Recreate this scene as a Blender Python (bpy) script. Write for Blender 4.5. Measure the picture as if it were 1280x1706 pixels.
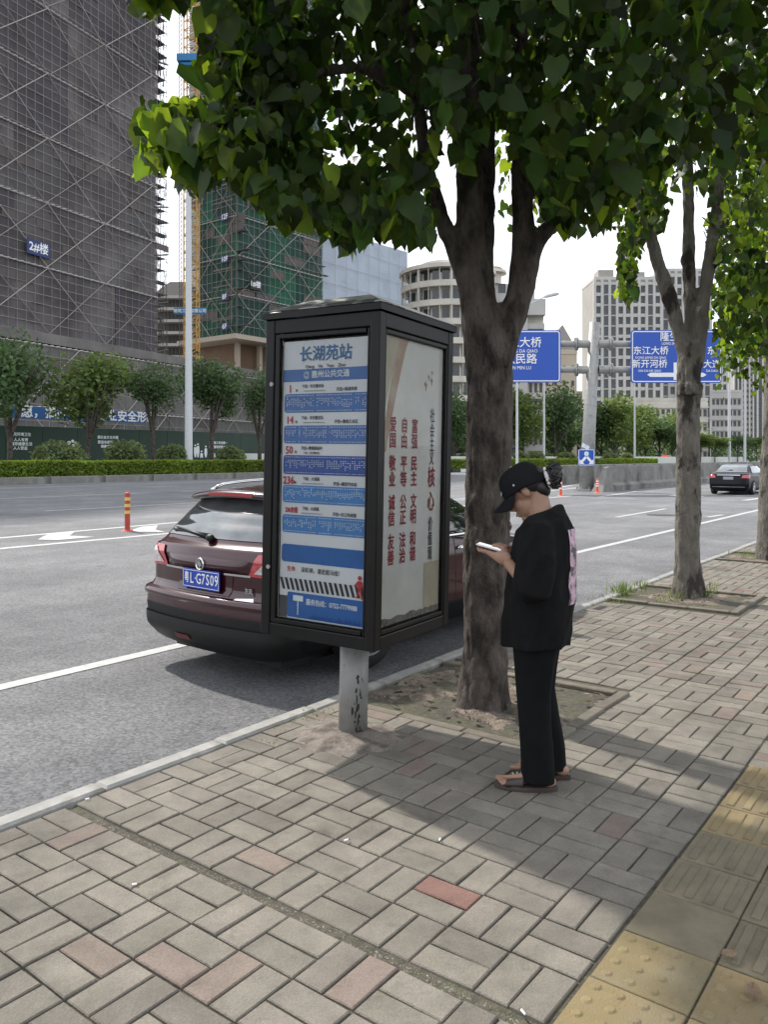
import bpy, bmesh, math, random
from math import sin, cos, pi, radians, sqrt, atan2
from mathutils import Vector, Matrix, noise

for o in list(bpy.data.objects): bpy.data.objects.remove(o)
SC = bpy.context.scene
COL = SC.collection
random.seed(7)
R = random.Random(11)

# ------------------------------------------------------------------ camera, sky, sun, exposure
cd = bpy.data.cameras.new('camera'); cam = bpy.data.objects.new('camera', cd); COL.objects.link(cam)
cam.location = (0, 0, 1.6); cam.rotation_euler = (pi/2, 0, 0)
cd.sensor_fit = 'VERTICAL'; cd.sensor_height = 24.0; cd.sensor_width = 18.0
cd.lens = 1320/1706*24; cd.shift_y = -91/1706; cd.clip_start = .05; cd.clip_end = 3000
SC.camera = cam
SC.render.resolution_x = 769; SC.render.resolution_y = 1024

SUN_H = Vector((-.66, .751, 0)).normalized(); SUN_EL = radians(46)
SUN_DIR = Vector((SUN_H.x*cos(SUN_EL), SUN_H.y*cos(SUN_EL), sin(SUN_EL)))
W = bpy.data.worlds.new('World'); SC.world = W; W.use_nodes = True
nt = W.node_tree; nt.nodes.clear()
wo = nt.nodes.new('ShaderNodeOutputWorld'); bg = nt.nodes.new('ShaderNodeBackground')
sky = nt.nodes.new('ShaderNodeTexSky'); sky.sky_type = 'NISHITA'; sky.sun_disc = False
sky.sun_elevation = SUN_EL; sky.sun_rotation = atan2(SUN_H.x, SUN_H.y)
sky.air_density = 1.0; sky.dust_density = 2.5; sky.ozone_density = 1.0
tc = nt.nodes.new('ShaderNodeTexCoord'); nz = nt.nodes.new('ShaderNodeTexNoise')
mp = nt.nodes.new('ShaderNodeMapping'); mp.inputs['Scale'].default_value = (1.6, 1.6, 4.0)
nz.inputs['Scale'].default_value = 1.5; nz.inputs['Detail'].default_value = 6; nz.inputs['Roughness'].default_value = .55
cr = nt.nodes.new('ShaderNodeValToRGB'); cr.color_ramp.elements[0].position = .36; cr.color_ramp.elements[1].position = .56
cr.color_ramp.elements[0].color = (.45, .45, .45, 1); cr.color_ramp.elements[1].color = (1, 1, 1, 1)
mx = nt.nodes.new('ShaderNodeMix'); mx.data_type = 'RGBA'
mx.inputs['B'].default_value = (7.6, 7.9, 8.4, 1)
L = nt.links.new
L(tc.outputs['Generated'], mp.inputs['Vector']); L(mp.outputs['Vector'], nz.inputs['Vector']); L(nz.outputs['Fac'], cr.inputs['Fac'])
L(cr.outputs['Color'], mx.inputs['Factor']); L(sky.outputs['Color'], mx.inputs['A']); L(mx.outputs['Result'], bg.inputs['Color'])
bg.inputs['Strength'].default_value = .14; L(bg.outputs['Background'], wo.inputs['Surface'])
sd = bpy.data.lights.new('sun', 'SUN'); sd.energy = 3.6; sd.angle = radians(1.6); sd.color = (1, .95, .875)
sun = bpy.data.objects.new('sun', sd); COL.objects.link(sun); sun.rotation_euler = SUN_DIR.to_track_quat('Z', 'Y').to_euler()
SC.view_settings.view_transform = 'Standard'; SC.view_settings.look = 'None'
SC.view_settings.exposure = .58; SC.view_settings.gamma = 1; SC.view_settings.use_curve_mapping = False

# ------------------------------------------------------------------ helpers
class MB:
    def __init__(s): s.v = []; s.f = []; s.m = []
    def add(s, vs, fs, mi=0):
        b = len(s.v); s.v += [tuple(p) for p in vs]; s.f += [tuple(b+i for i in f) for f in fs]; s.m += [mi]*len(fs); return s
    def box(s, c, d, rz=0, mi=0, M=None):
        x, y, z = d[0]/2, d[1]/2, d[2]/2
        vs = [Vector((i*x, j*y, k*z)) for k in (-1, 1) for j in (-1, 1) for i in (-1, 1)]
        if M is not None: vs = [M @ p for p in vs]
        elif rz:
            q = Matrix.Rotation(rz, 3, 'Z'); vs = [q @ p for p in vs]
        c = Vector(c); vs = [p+c for p in vs]
        return s.add(vs, [(0, 2, 3, 1), (4, 5, 7, 6), (0, 1, 5, 4), (2, 6, 7, 3), (0, 4, 6, 2), (1, 3, 7, 5)], mi)
    def cbox(s, c, d, ch=.01, mi=0, M=None):   # box with chamfered upper edges
        x, y, z = d[0]/2, d[1]/2, d[2]/2
        vs = []
        for (a, b, k) in ((x, y, -z), (x, y, z-ch), (x-ch, y-ch, z)):
            vs += [Vector((-a, -b, k)), Vector((a, -b, k)), Vector((a, b, k)), Vector((-a, b, k))]
        if M is not None: vs = [M @ p for p in vs]
        c = Vector(c); vs = [p+c for p in vs]
        fs = []
        for l in (0, 4):
            for i in range(4): fs.append((l+i, l+(i+1) % 4, l+4+(i+1) % 4, l+4+i))
        fs.append((8, 9, 10, 11))
        return s.add(vs, fs, mi)
    def bar(s, p0, p1, r, n=6, mi=0, r1=None, cap=True):
        p0 = Vector(p0); p1 = Vector(p1); d = (p1-p0)
        if d.length < 1e-6: return s
        d.normalize(); a = d.orthogonal().normalized(); b = d.cross(a)
        if r1 is None: r1 = r
        vs = []
        for p, rr in ((p0, r), (p1, r1)):
            for i in range(n):
                t = 2*pi*(i+.5)/n; vs.append(p+(a*cos(t)+b*sin(t))*rr)
        fs = [(i, (i+1) % n, n+(i+1) % n, n+i) for i in range(n)]
        if cap: fs += [tuple(range(n))[::-1], tuple(range(n, 2*n))]
        return s.add(vs, fs, mi)
    def tube(s, pts, rad, n=12, mi=0, wob=0, cap=True):
        pts = [Vector(p) for p in pts]; vs = []; prev = None
        for k, p in enumerate(pts):
            d = (pts[min(k+1, len(pts)-1)]-pts[max(k-1, 0)]).normalized()
            if prev is None: a = d.orthogonal().normalized()
            else: a = (prev-d*prev.dot(d)).normalized()
            prev = a; b = d.cross(a)
            r = rad[k] if hasattr(rad, '__len__') else rad
            rx, ry = (r if hasattr(r, '__len__') else (r, r))
            for i in range(n):
                t = 2*pi*i/n; w = 1+(wob*noise.noise(p*2+Vector((cos(t), sin(t), 0))*1.5) if wob else 0)
                vs.append(p+(a*cos(t)*rx+b*sin(t)*ry)*w)
        fs = []
        for k in range(len(pts)-1):
            for i in range(n):
                fs.append((k*n+i, k*n+(i+1) % n, (k+1)*n+(i+1) % n, (k+1)*n+i))
        if cap: fs += [tuple(range(n))[::-1], tuple(range((len(pts)-1)*n, len(pts)*n))]
        return s.add(vs, fs, mi)
    def rings(s, rings, mi=0, cap=True):
        n = len(rings[0]); vs = [p for r in rings for p in r]; fs = []
        for k in range(len(rings)-1):
            for i in range(n): fs.append((k*n+i, k*n+(i+1) % n, (k+1)*n+(i+1) % n, (k+1)*n+i))
        if cap: fs += [tuple(range(n))[::-1], tuple(range((len(rings)-1)*n, len(rings)*n))]
        return s.add(vs, fs, mi)
    def ell(s, c, r, M=None, nu=16, nv=10, mi=0):
        c = Vector(c); vs = []; fs = []
        for j in range(1, nv):
            t = pi*j/nv
            for i in range(nu):
                u = 2*pi*i/nu; vs.append(Vector((r[0]*sin(t)*cos(u), r[1]*sin(t)*sin(u), r[2]*cos(t))))
        vs.append(Vector((0, 0, r[2]))); vs.append(Vector((0, 0, -r[2]))); T = len(vs)-2
        if M is not None: vs = [M @ p for p in vs]
        vs = [p+c for p in vs]
        for j in range(nv-2):
            for i in range(nu): fs.append((j*nu+i, (j+1)*nu+i, (j+1)*nu+(i+1) % nu, j*nu+(i+1) % nu))
        for i in range(nu):
            fs.append((T, i, (i+1) % nu)); b = (nv-2)*nu; fs.append((T+1, b+(i+1) % nu, b+i))
        return s.add(vs, fs, mi)
    def grid(s, fn, nu, nv, mi=0):
        vs = [fn(i/nu, j/nv) for j in range(nv+1) for i in range(nu+1)]; w = nu+1
        return s.add(vs, [(j*w+i, j*w+i+1, (j+1)*w+i+1, (j+1)*w+i) for j in range(nv) for i in range(nu)], mi)
    def quad(s, a, b, c, d, mi=0): return s.add([a, b, c, d], [(0, 1, 2, 3)], mi)
    def mesh(s, name, mats, smooth=False):
        me = bpy.data.meshes.new(name); me.from_pydata(s.v, [], s.f)
        for m in (mats if isinstance(mats, (list, tuple)) else [mats]): me.materials.append(m)
        if any(s.m): me.polygons.foreach_set('material_index', s.m)
        if smooth: me.polygons.foreach_set('use_smooth', [True]*len(s.f))
        me.update(); return me
    def build(s, name, mats, parent=None, smooth=False, **kw):
        return link(name, s.mesh(name, mats, smooth), parent, **kw)

def link(name, data, parent=None, loc=None, rot=None, **kw):
    o = bpy.data.objects.new(name, data); COL.objects.link(o)
    if parent is not None: o.parent = parent
    if loc is not None: o.location = loc
    if rot is not None: o.rotation_euler = rot
    for k, v in kw.items(): o[k] = v
    return o
def thing(name, label, cat, loc=(0, 0, 0), rz=0, group=None, data=None, rot=None):
    o = link(name, data, None, loc, rot or (0, 0, rz)); o['label'] = label; o['category'] = cat
    if group: o['group'] = group
    return o
def struct(name, loc=(0, 0, 0), rz=0, data=None):
    o = link(name, data, None, loc, (0, 0, rz)); o['kind'] = 'structure'; return o
def tag(o, label, cat, group=None):
    o['label'] = label; o['category'] = cat
    if group: o['group'] = group
    return o
def copy_tree(o, parent=None):
    c = o.copy(); COL.objects.link(c); c.parent = parent
    for ch in list(o.children): copy_tree(ch, c)
    return c
def bake(o, recalc=True):
    dg = bpy.context.evaluated_depsgraph_get(); me = bpy.data.meshes.new_from_object(o.evaluated_get(dg))
    old = o.data; o.modifiers.clear(); o.data = me; me.name = old.name; return o
def remesh(o, vox, sm=2, fac=.5):
    m = o.modifiers.new('r', 'REMESH'); m.mode = 'VOXEL'; m.voxel_size = vox; m.use_smooth_shade = True
    if sm:
        q = o.modifiers.new('s', 'SMOOTH'); q.iterations = sm; q.factor = fac
    mats = list(o.data.materials); bake(o)
    if len(o.data.materials) == 0:
        for q in mats: o.data.materials.append(q)
    return o

# ------------------------------------------------------------------ materials
MATS = {}
def mat(name, col, rough=.7, metal=0, spec=.5, var=.12, vscale=8, bump=0, bscale=60, detail=4, trans=0, coat=0,
        col2=None, c2s=3, c2lo=.45, c2hi=.6, objvar=0, alpha=1, coord='Object', emit=None, stretch=None):
    if name in MATS: return MATS[name]
    m = bpy.data.materials.new(name); m.use_nodes = True; n = m.node_tree; N = n.nodes; K = n.links.new
    b = N['Principled BSDF']; out = N['Material Output']
    b.inputs['Roughness'].default_value = rough; b.inputs['Metallic'].default_value = metal
    b.inputs['Specular IOR Level'].default_value = spec; b.inputs['Coat Weight'].default_value = coat
    b.inputs['Coat Roughness'].default_value = .04
    t = N.new('ShaderNodeTexCoord'); src = t.outputs[coord] if coord != 'World' else N.new('ShaderNodeNewGeometry').outputs['Position']
    if stretch:
        mp_ = N.new('ShaderNodeMapping'); mp_.inputs['Scale'].default_value = stretch; K(src, mp_.inputs['Vector']); src = mp_.outputs['Vector']
    def nse(sc, det=4):
        q = N.new('ShaderNodeTexNoise'); q.inputs['Scale'].default_value = sc; q.inputs['Detail'].default_value = det
        q.inputs['Roughness'].default_value = .6; K(src, q.inputs['Vector']); return q.outputs['Fac']
    rgb = N.new('ShaderNodeRGB'); rgb.outputs[0].default_value = (*col, 1); c = rgb.outputs[0]
    if col2:
        r = N.new('ShaderNodeMapRange'); r.inputs[1].default_value = c2lo; r.inputs[2].default_value = c2hi; K(nse(c2s, 6), r.inputs[0])
        x = N.new('ShaderNodeMix'); x.data_type = 'RGBA'; x.inputs['B'].default_value = (*col2, 1); K(r.outputs[0], x.inputs['Factor']); K(c, x.inputs['A']); c = x.outputs['Result']
    if var:
        r = N.new('ShaderNodeMapRange'); r.inputs[1].default_value = .25; r.inputs[2].default_value = .75
        r.inputs[3].default_value = 1-var*1.6; r.inputs[4].default_value = 1+var*1.6; K(nse(vscale, 5), r.inputs[0])
        h = N.new('ShaderNodeHueSaturation'); K(r.outputs[0], h.inputs['Value']); K(c, h.inputs['Color']); c = h.outputs['Color']
    if objvar:
        oi = N.new('ShaderNodeObjectInfo'); ge = N.new('ShaderNodeNewGeometry'); ad = N.new('ShaderNodeMath'); K(oi.outputs['Random'], ad.inputs[0]); K(ge.outputs['Random Per Island'], ad.inputs[1])
        fr = N.new('ShaderNodeMath'); fr.operation = 'FRACT'; K(ad.outputs[0], fr.inputs[0])
        r = N.new('ShaderNodeMapRange'); r.inputs[3].default_value = 1-objvar; r.inputs[4].default_value = 1+objvar; K(fr.outputs[0], r.inputs[0])
        h = N.new('ShaderNodeHueSaturation'); K(r.outputs[0], h.inputs['Value']); K(c, h.inputs['Color'])
        m2 = N.new('ShaderNodeMath'); m2.operation = 'MULTIPLY'; m2.inputs[1].default_value = 7.3; K(fr.outputs[0], m2.inputs[0])
        f2 = N.new('ShaderNodeMath'); f2.operation = 'FRACT'; K(m2.outputs[0], f2.inputs[0])
        r2 = N.new('ShaderNodeMapRange'); r2.inputs[3].default_value = .5-objvar*.045; r2.inputs[4].default_value = .5+objvar*.045; K(f2.outputs[0], r2.inputs[0]); K(r2.outputs[0], h.inputs['Hue'])
        c = h.outputs['Color']
    K(c, b.inputs['Base Color'])
    if bump:
        bp = N.new('ShaderNodeBump'); bp.inputs['Strength'].default_value = bump; bp.inputs['Distance'].default_value = .01; K(nse(bscale, detail), bp.inputs['Height']); K(bp.outputs[0], b.inputs['Normal'])
    if trans:
        tr = N.new('ShaderNodeBsdfTranslucent'); hs = N.new('ShaderNodeHueSaturation'); hs.inputs['Value'].default_value = 3.0; hs.inputs['Saturation'].default_value = 1.1; hs.inputs['Hue'].default_value = .475; K(c, hs.inputs['Color']); K(hs.outputs[0], tr.inputs['Color'])
        ms = N.new('ShaderNodeMixShader'); ms.inputs[0].default_value = trans; K(b.outputs[0], ms.inputs[1]); K(tr.outputs[0], ms.inputs[2]); K(ms.outputs[0], out.inputs[0])
    if alpha < 1: b.inputs['Alpha'].default_value = alpha
    if emit: b.inputs['Emission Color'].default_value = (*emit[:3], 1); b.inputs['Emission Strength'].default_value = emit[3]
    MATS[name] = m; m.diffuse_color = (*col, 1); return m

M_asph = mat('asphalt', (.125, .127, .132), .85, var=.10, vscale=2.2, bump=.9, bscale=190, detail=2, col2=(.16, .16, .165), c2s=.5)
# grainy aggregate on top of the asphalt colour
def add_grain(m, scale, lo, hi, coord='World'):
    n = m.node_tree; N = n.nodes; K = n.links.new; b = N['Principled BSDF']; src = b.inputs['Base Color'].links[0].from_socket
    t = N.new('ShaderNodeTexCoord'); v = N.new('ShaderNodeTexVoronoi'); v.inputs['Scale'].default_value = scale; K(N.new('ShaderNodeNewGeometry').outputs['Position'] if coord == 'World' else t.outputs[coord], v.inputs['Vector'])
    sp = N.new('ShaderNodeSeparateColor'); K(v.outputs['Color'], sp.inputs[0])
    r = N.new('ShaderNodeMapRange'); r.inputs[3].default_value = lo; r.inputs[4].default_value = hi; K(sp.outputs[0], r.inputs[0])
    h = N.new('ShaderNodeHueSaturation'); K(r.outputs[0], h.inputs['Value']); K(src, h.inputs['Color']); K(h.outputs[0], b.inputs['Base Color'])
add_grain(M_asph, 62, .66, 1.5)
def add_stain(m, scale, lo, hi, mul, stretch=(1, 1, 1), rot=0, rough=.6):
    n = m.node_tree; N = n.nodes; K = n.links.new; b = N['Principled BSDF']; src = b.inputs['Base Color'].links[0].from_socket
    g = N.new('ShaderNodeNewGeometry'); mp_ = N.new('ShaderNodeMapping'); mp_.inputs['Scale'].default_value = stretch; mp_.inputs['Rotation'].default_value = (0, 0, rot); mp_.vector_type = 'POINT'
    r0 = N.new('ShaderNodeVectorRotate'); r0.rotation_type = 'Z_AXIS'; r0.inputs['Angle'].default_value = rot; K(g.outputs['Position'], r0.inputs['Vector']); mp_.inputs['Rotation'].default_value = (0, 0, 0); K(r0.outputs[0], mp_.inputs['Vector'])
    q = N.new('ShaderNodeTexNoise'); q.inputs['Scale'].default_value = scale; q.inputs['Detail'].default_value = 7; q.inputs['Roughness'].default_value = rough; K(mp_.outputs[0], q.inputs['Vector'])
    r = N.new('ShaderNodeMapRange'); r.inputs[1].default_value = lo; r.inputs[2].default_value = hi; r.inputs[3].default_value = 1; r.inputs[4].default_value = mul; K(q.outputs['Fac'], r.inputs[0])
    h = N.new('ShaderNodeHueSaturation'); K(r.outputs[0], h.inputs['Value']); K(src, h.inputs['Color']); K(h.outputs[0], b.inputs['Base Color'])
_th = atan2(.797, .604)
add_stain(M_asph, .9, .45, .7, .80, (.06, 1, 1), -_th); add_stain(M_asph, .35, .5, .62, .86, (1, 1, 1)); add_stain(M_asph, 3.5, .62, .68, .78)
M_paint = mat('road_paint', (.38, .38, .37), .7, var=.1, vscale=14, col2=(.3, .3, .3), c2s=22, c2lo=.55, c2hi=.68)
M_pav = mat('paver_concrete', (.163, .146, .120), .88, var=.14, vscale=7, bump=.5, bscale=110, objvar=.17, coord='World')
M_pavr = mat('paver_red', (.170, .092, .074), .88, var=.16, vscale=9, bump=.5, bscale=110, coord='World')
M_pavp = mat('paver_pink', (.170, .134, .110), .88, var=.14, vscale=9, bump=.5, bscale=110, objvar=.14, coord='World')
for m_ in (M_pav, M_pavp, M_pavr):
    add_grain(m_, 260, .86, 1.14); add_stain(m_, 1.1, .50, .66, .66); add_stain(m_, 9, .58, .72, .72); add_stain(m_, 2.6, .40, .25, 1.14)
M_soilj = mat('joint_soil', (.078, .068, .052), .95, var=.3, vscale=30, bump=1, bscale=120, col2=(.085, .082, .050), c2s=5)
M_soil = mat('pit_soil', (.205, .165, .128), .95, var=.25, vscale=14, bump=1, bscale=150, col2=(.13, .102, .08), c2s=5)
add_grain(M_soil, 200, .6, 1.4)
M_kerb = mat('kerb_stone', (.27, .265, .25), .85, var=.15, vscale=6, bump=.5, bscale=90, objvar=.08, col2=(.17, .165, .14), c2s=4, c2lo=.5, c2hi=.7)
M_tact = mat('tactile_yellow', (.215, .165, .080), .88, var=.16, vscale=6, bump=.5, bscale=120, objvar=.12, col2=(.14, .12, .075), c2s=3.2, c2lo=.42, c2hi=.66)
M_tactg = mat('tactile_worn_shaded', (.135, .115, .075), .88, var=.18, vscale=6, bump=.5, bscale=120, objvar=.1)  # dirty worn yellow, with the shadow across the strip put into the colour
M_black = mat('dark_frame_metal', (.007, .0068, .0065), .38, metal=.0, spec=.22, var=.25, vscale=5, bump=.08, bscale=30)
M_galv = mat('galvanised_steel', (.30, .30, .29), .5, metal=.35, var=.1, vscale=6, col2=(.18, .18, .17), c2s=5, c2lo=.55, c2hi=.75)
M_white = mat('white_paint', (.70, .70, .68), .5, var=.06)
M_polew = mat('lamp_post_paint', (.55, .56, .57), .45, var=.06)
M_blue = mat('sign_blue', (.012, .075, .42), .4, var=.04)
M_signw = mat('sign_white', (.78, .79, .8), .4, var=.02)
M_bark = mat('bark', (.100, .082, .070), .95, var=.32, vscale=14, bump=1.0, bscale=46, detail=9, col2=(.030, .023, .019), c2s=9, c2lo=.46, c2hi=.62, stretch=(1, 1, .5))
M_bark.node_tree.nodes['Bump'].inputs['Distance'].default_value = .03
M_barkp = mat('bark_pale', (.155, .140, .118), .95, var=.26, vscale=12, bump=1.0, bscale=42, detail=9, col2=(.035, .028, .024), c2s=5.0, c2lo=.52, c2hi=.60, stretch=(1, 1, .45))
M_barkp.node_tree.nodes['Bump'].inputs['Distance'].default_value = .03
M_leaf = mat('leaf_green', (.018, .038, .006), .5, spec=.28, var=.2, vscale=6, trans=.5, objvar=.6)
M_leafl = mat('leaf_backlit', (.060, .105, .014), .5, spec=.35, var=.2, vscale=6, trans=.62, objvar=.35)  # lighter leaf copy: glow of sun through the leaves put into the colour
M_leafb = mat('leaf_far', (.090, .135, .036), .65, var=.2, vscale=.5, trans=.3, objvar=.4)
M_leafd = mat('leaf_far_dark', (.055, .098, .034), .65, var=.2, vscale=.5, trans=.25, objvar=.4)
M_leafy = mat('leaf_hedge', (.115, .17, .022), .65, var=.25, vscale=.25, trans=.3, objvar=.4)
M_glassd = mat('window_glass', (.035, .042, .048), .12, spec=.6, var=.3, vscale=.4)

# ------------------------------------------------------------------ frames: u along the kerb, v towards the road
TH = atan2(.797, .604); U = Vector((.604, .797, 0)); V = Vector((-.797, .604, 0)); RD = -.12
def uv(u, v, z=0): return U*u+V*v+Vector((0, 0, z))
def px(x, y, Y, ): return Vector(((x-640)/1320*Y, Y, 1.6-(y-762)/1320*Y))
def gp(x, y, z=0):
    Y = 1320*(1.6-z)/(y-762); return Vector(((x-640)/1320*Y, Y, z))
def onv(x, v):          # ground point under picture column x on the line v = const
    t = (x-640)/1320; Y = v/(.604-.797*t); return Vector((t*Y, Y, 0))
def proj(p): return 640+1320*p[0]/p[1], 762-1320*(p[2]-1.6)/p[1]

def text(s, size, m, parent, origin, right, up, align='CENTER', bold=0, name='lettering', depth=0, xs=1, ls=1, lift=None):
    c = bpy.data.curves.new('t', 'FONT'); c.body = s; c.size = size; c.align_x = align; c.align_y = 'CENTER'; c.resolution_u = 2
    c.space_line = ls
    o = bpy.data.objects.new('t', c); COL.objects.link(o)
    src = bpy.data.meshes.new_from_object(o.evaluated_get(bpy.context.evaluated_depsgraph_get())); bpy.data.objects.remove(o)
    V0 = [v.co.copy() for v in src.vertices]; F0 = [tuple(p.vertices) for p in src.polygons]; bpy.data.meshes.remove(src)
    r = Vector(right).normalized(); u = Vector(up).normalized(); n = r.cross(u); q = MB(); lift = lift if lift is not None else size*.0022
    offs = [(0, 0)] if not bold else [(0, 0), (bold, bold*.4), (-bold, -bold*.4), (-bold*.4, bold), (bold*.4, -bold)]
    for k, (dx, dy) in enumerate(offs):
        q.add([Vector(origin)+r*(p.x*xs+dx)+u*(p.y+dy)+n*(lift*k) for p in V0], F0)
    return q.build(name, m, parent)

# ------------------------------------------------------------------ ground
def sheet(mb, pts, mi=0): mb.add(pts, [tuple(range(len(pts)))], mi)
g = MB(); sheet(g, [(-60, 3.40, RD), (900, 3.40, RD), (900, 900, RD), (-60, 900, RD)])
# subdivide lightly by strips is not needed: one sheet to the horizon
road = struct('road', rz=TH); g.build('asphalt_sheet', M_asph, road)
gb = MB(); sheet(gb, [(-1500, -300, RD-.3), (1500, -300, RD-.3), (1500, 2500, RD-.3), (-1500, 2500, RD-.3)]); struct('ground', data=gb.mesh('ground', M_soilj))

pave = struct('pavement', rz=TH)
b = MB()
b.box((20, -10, -.1225), (160, 26.66, .225), 0)          # bed under the paving
b.build('paving_bed', M_soilj, pave)
PITS = [(3.95, 5.25, 1.9), (8.6, 9.9, 2.0), (13.0, 14.3, 2.05), (17.6, 18.9, 2.05)]
def in_pit(u, v): return any(a-.02 < u < c+.02 and v > d-.02 for a, c, d in PITS)
P = .2375
def paver_mesh(m, L=.2290, Wd=.1105):
    q = MB(); q.cbox((0, 0, -.02), (L, Wd, .04), .004); return q.mesh('paver', m)
PM = [paver_mesh(M_pav), paver_mesh(M_pavp), paver_mesh(M_pavr)]
slots = []
def jj(u, v): return noise.noise(Vector((u*.7, v*.7, 3)))*.012, noise.noise(Vector((u*.7, v*.7, 9)))*.012
def visible(p, m=90):
    if p[1] < .3: return False
    x, y = proj(p); return -m < x < 1280+m and y < 1706+m
for region in (0, 1):
    n0, n1 = (0, 78) if region == 0 else (-16, -1)
    for i in range(n0, n1+1):
        u0 = 2.055+P*(i+.5) if region == 0 else 1.995+P*(i+.5)+.0
        if region == 1: u0 = 2.010+P*(i+1-.5)
        for j in range(-30, 10+0):
            v0 = 3.12+P*(.5) - P*(9-j) if False else 3.12+P/2-P*(9-j)+0
            if v0 > 3.36: continue
            if region == 1: v0 -= 0 if v0 > 3.12 else 0.0
            tact = .38 < v0 < .98
            if tact and u0 < 4.45: continue
            if in_pit(u0, v0): continue
            if v0 < -2.5 and u0 < 30: pass
            for k in (-1, 1):
                ev = (i+j+(1 if region else 0)) % 2 == 0
                uu, vv = (u0, v0+k*P/4) if ev else (u0+k*P/4, v0)
                w = U*uu+V*vv
                if not visible(w, 130): continue
                du, dv = jj(uu, vv)
                slots.append((w.length, uu+du, vv+dv, 0 if ev else pi/2))
slots.sort()
reds = [gp(727, 1493), gp(620, 1520)]
sb = MB(); cnt = 0
far_u = 22
dists = {}
for d, uu, vv, a in slots:
    w = U*uu+V*vv
    tilt = (R.gauss(0, .006), R.gauss(0, .006)); dz = R.gauss(0, .0012)+noise.noise(Vector((uu*.9, vv*.9, 0)))*.006
    rr = R.random(); mi = 1 if (rr < .08 and d > 2.2) else 0
    if min((w-q).length for q in reds) < .066: mi = 2
    if R.random() < .006: mi = 2 if R.random() < .3 else 1
    if cnt < 296 and visible(w, -5):
        link('paver', PM[mi], pave, (uu, vv, dz), (tilt[0], tilt[1], a+R.gauss(0, .012))); cnt += 1
    else:
        Mx = (Matrix.Rotation(a+R.gauss(0, .01), 3, 'Z') @ Matrix.Rotation(tilt[0], 3, 'X') @ Matrix.Rotation(tilt[1], 3, 'Y'))
        sb.cbox((uu, vv, dz-.02), (.2290, .1105, .04), .004, mi, M=Mx)
sb.build('far_pavers', [M_pav, M_pavp, M_pavr], pave, kind='stuff')

# tactile strip
def tact_mesh(kind, m):
    q = MB(); q.cbox((0, 0, -.02), (.293, .293, .04), .003)
    if kind == 0:
        for i in range(4):
            q.cbox((0, -.105+.07*i, .0025), (.25, .032, .007), .003)
    else:
        for i in range(4):
            for j in range(4):
                x, y = -.108+.072*i, -.108+.072*j; vs = []; n = 8
                for r, z in ((.019, 0), (.012, .0055)):
                    vs += [(x+r*cos(2*pi*k/n), y+r*sin(2*pi*k/n), z) for k in range(n)]
                q.add(vs, [(k, (k+1) % n, n+(k+1) % n, n+k) for k in range(n)]+[tuple(range(n, 2*n))])
    return q.mesh('tactile_tile', m)
TM = {(k, m.name): tact_mesh(k, m) for k in (0, 1) for m in (M_tact, M_tactg)}
plain = MB(); plain.cbox((0, 0, -.02), (.293, .293, .04), .003); plain = plain.mesh('tactile_tile', M_tactg)
for i in range(-6, 8):
    for j in range(2):
        uu = 2.336+.3*(i+.5); vv = .98-.3*(j+.5)
        if uu > 4.5 or not visible(U*uu+V*vv, 150): continue
        if i == 1 and j == 0: me = plain
        else:
            me = TM[(1 if i < 1 else 0, M_tactg.name if (i in (2, 3) or (j == 1 and i < 3 and i > 0)) else M_tact.name)]
        link('tactile_tile', me, pave, (uu, vv-.005, R.gauss(0, .001)), (R.gauss(0, .005), R.gauss(0, .005), R.gauss(0, .006)))

# kerb stones, tree-pit frames
for i in range(-4, 45):
    L_ = .745; u0 = i*.75+.35; q = MB(); q.cbox((0, 0, -.09), (L_, .105, .20), .012)
    if i == -4: KM = q.mesh('kerb_stone', M_kerb)
    link('kerb_stone', KM, pave, (u0, 3.412+R.gauss(0, .004), .006+R.gauss(0, .003)), (0, R.gauss(0, .003), R.gauss(0, .004)))
M_edge = mat('edging_concrete', (.135, .118, .092), .9, var=.2, vscale=8, bump=.6, bscale=90, objvar=.1)
for (a, c, d) in PITS:
    for (x0, y0, x1, y1) in ((a+.0, d+.04, c, d+.04), (a+.04, d+.08, a+.04, 3.35), (c-.04, d+.08, c-.04, 3.35)):
        n = 3; 
        for k in range(n):
            p = Vector((x0+(x1-x0)*(k+.5)/n, y0+(y1-y0)*(k+.5)/n, -.03)); ln = (abs(x1-x0)+abs(y1-y0))/n-.008
            q = MB(); q.cbox((0, 0, 0), (ln, .075, .10) if y0 == y1 else (.075, ln, .10), .006)
            q.build('pit_edging', M_edge, pave, loc=p+Vector((0, 0, -.016 if a < 5 and y0 != y1 and x0 == a+.04 else R.gauss(0, .003))), rot=(0, 0, R.gauss(0, .006)))
    q = MB()
    ux0, ux1, vy0, vy1 = a+.075, c-.075, d+.075, 3.362
    q.grid(lambda s, t: Vector((ux0+(ux1-ux0)*s, vy0+(vy1-vy0)*t, -.022+.045*noise.noise(Vector((a+s*4, t*4, 1)))+.02*noise.noise(Vector((a+s*14, t*14, 1)))+.03*math.exp(-((s-.5)**2+(t-.45)**2)*9))), 60, 60)
    q.build('pit_soil', M_soil, pave, smooth=True)
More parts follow.
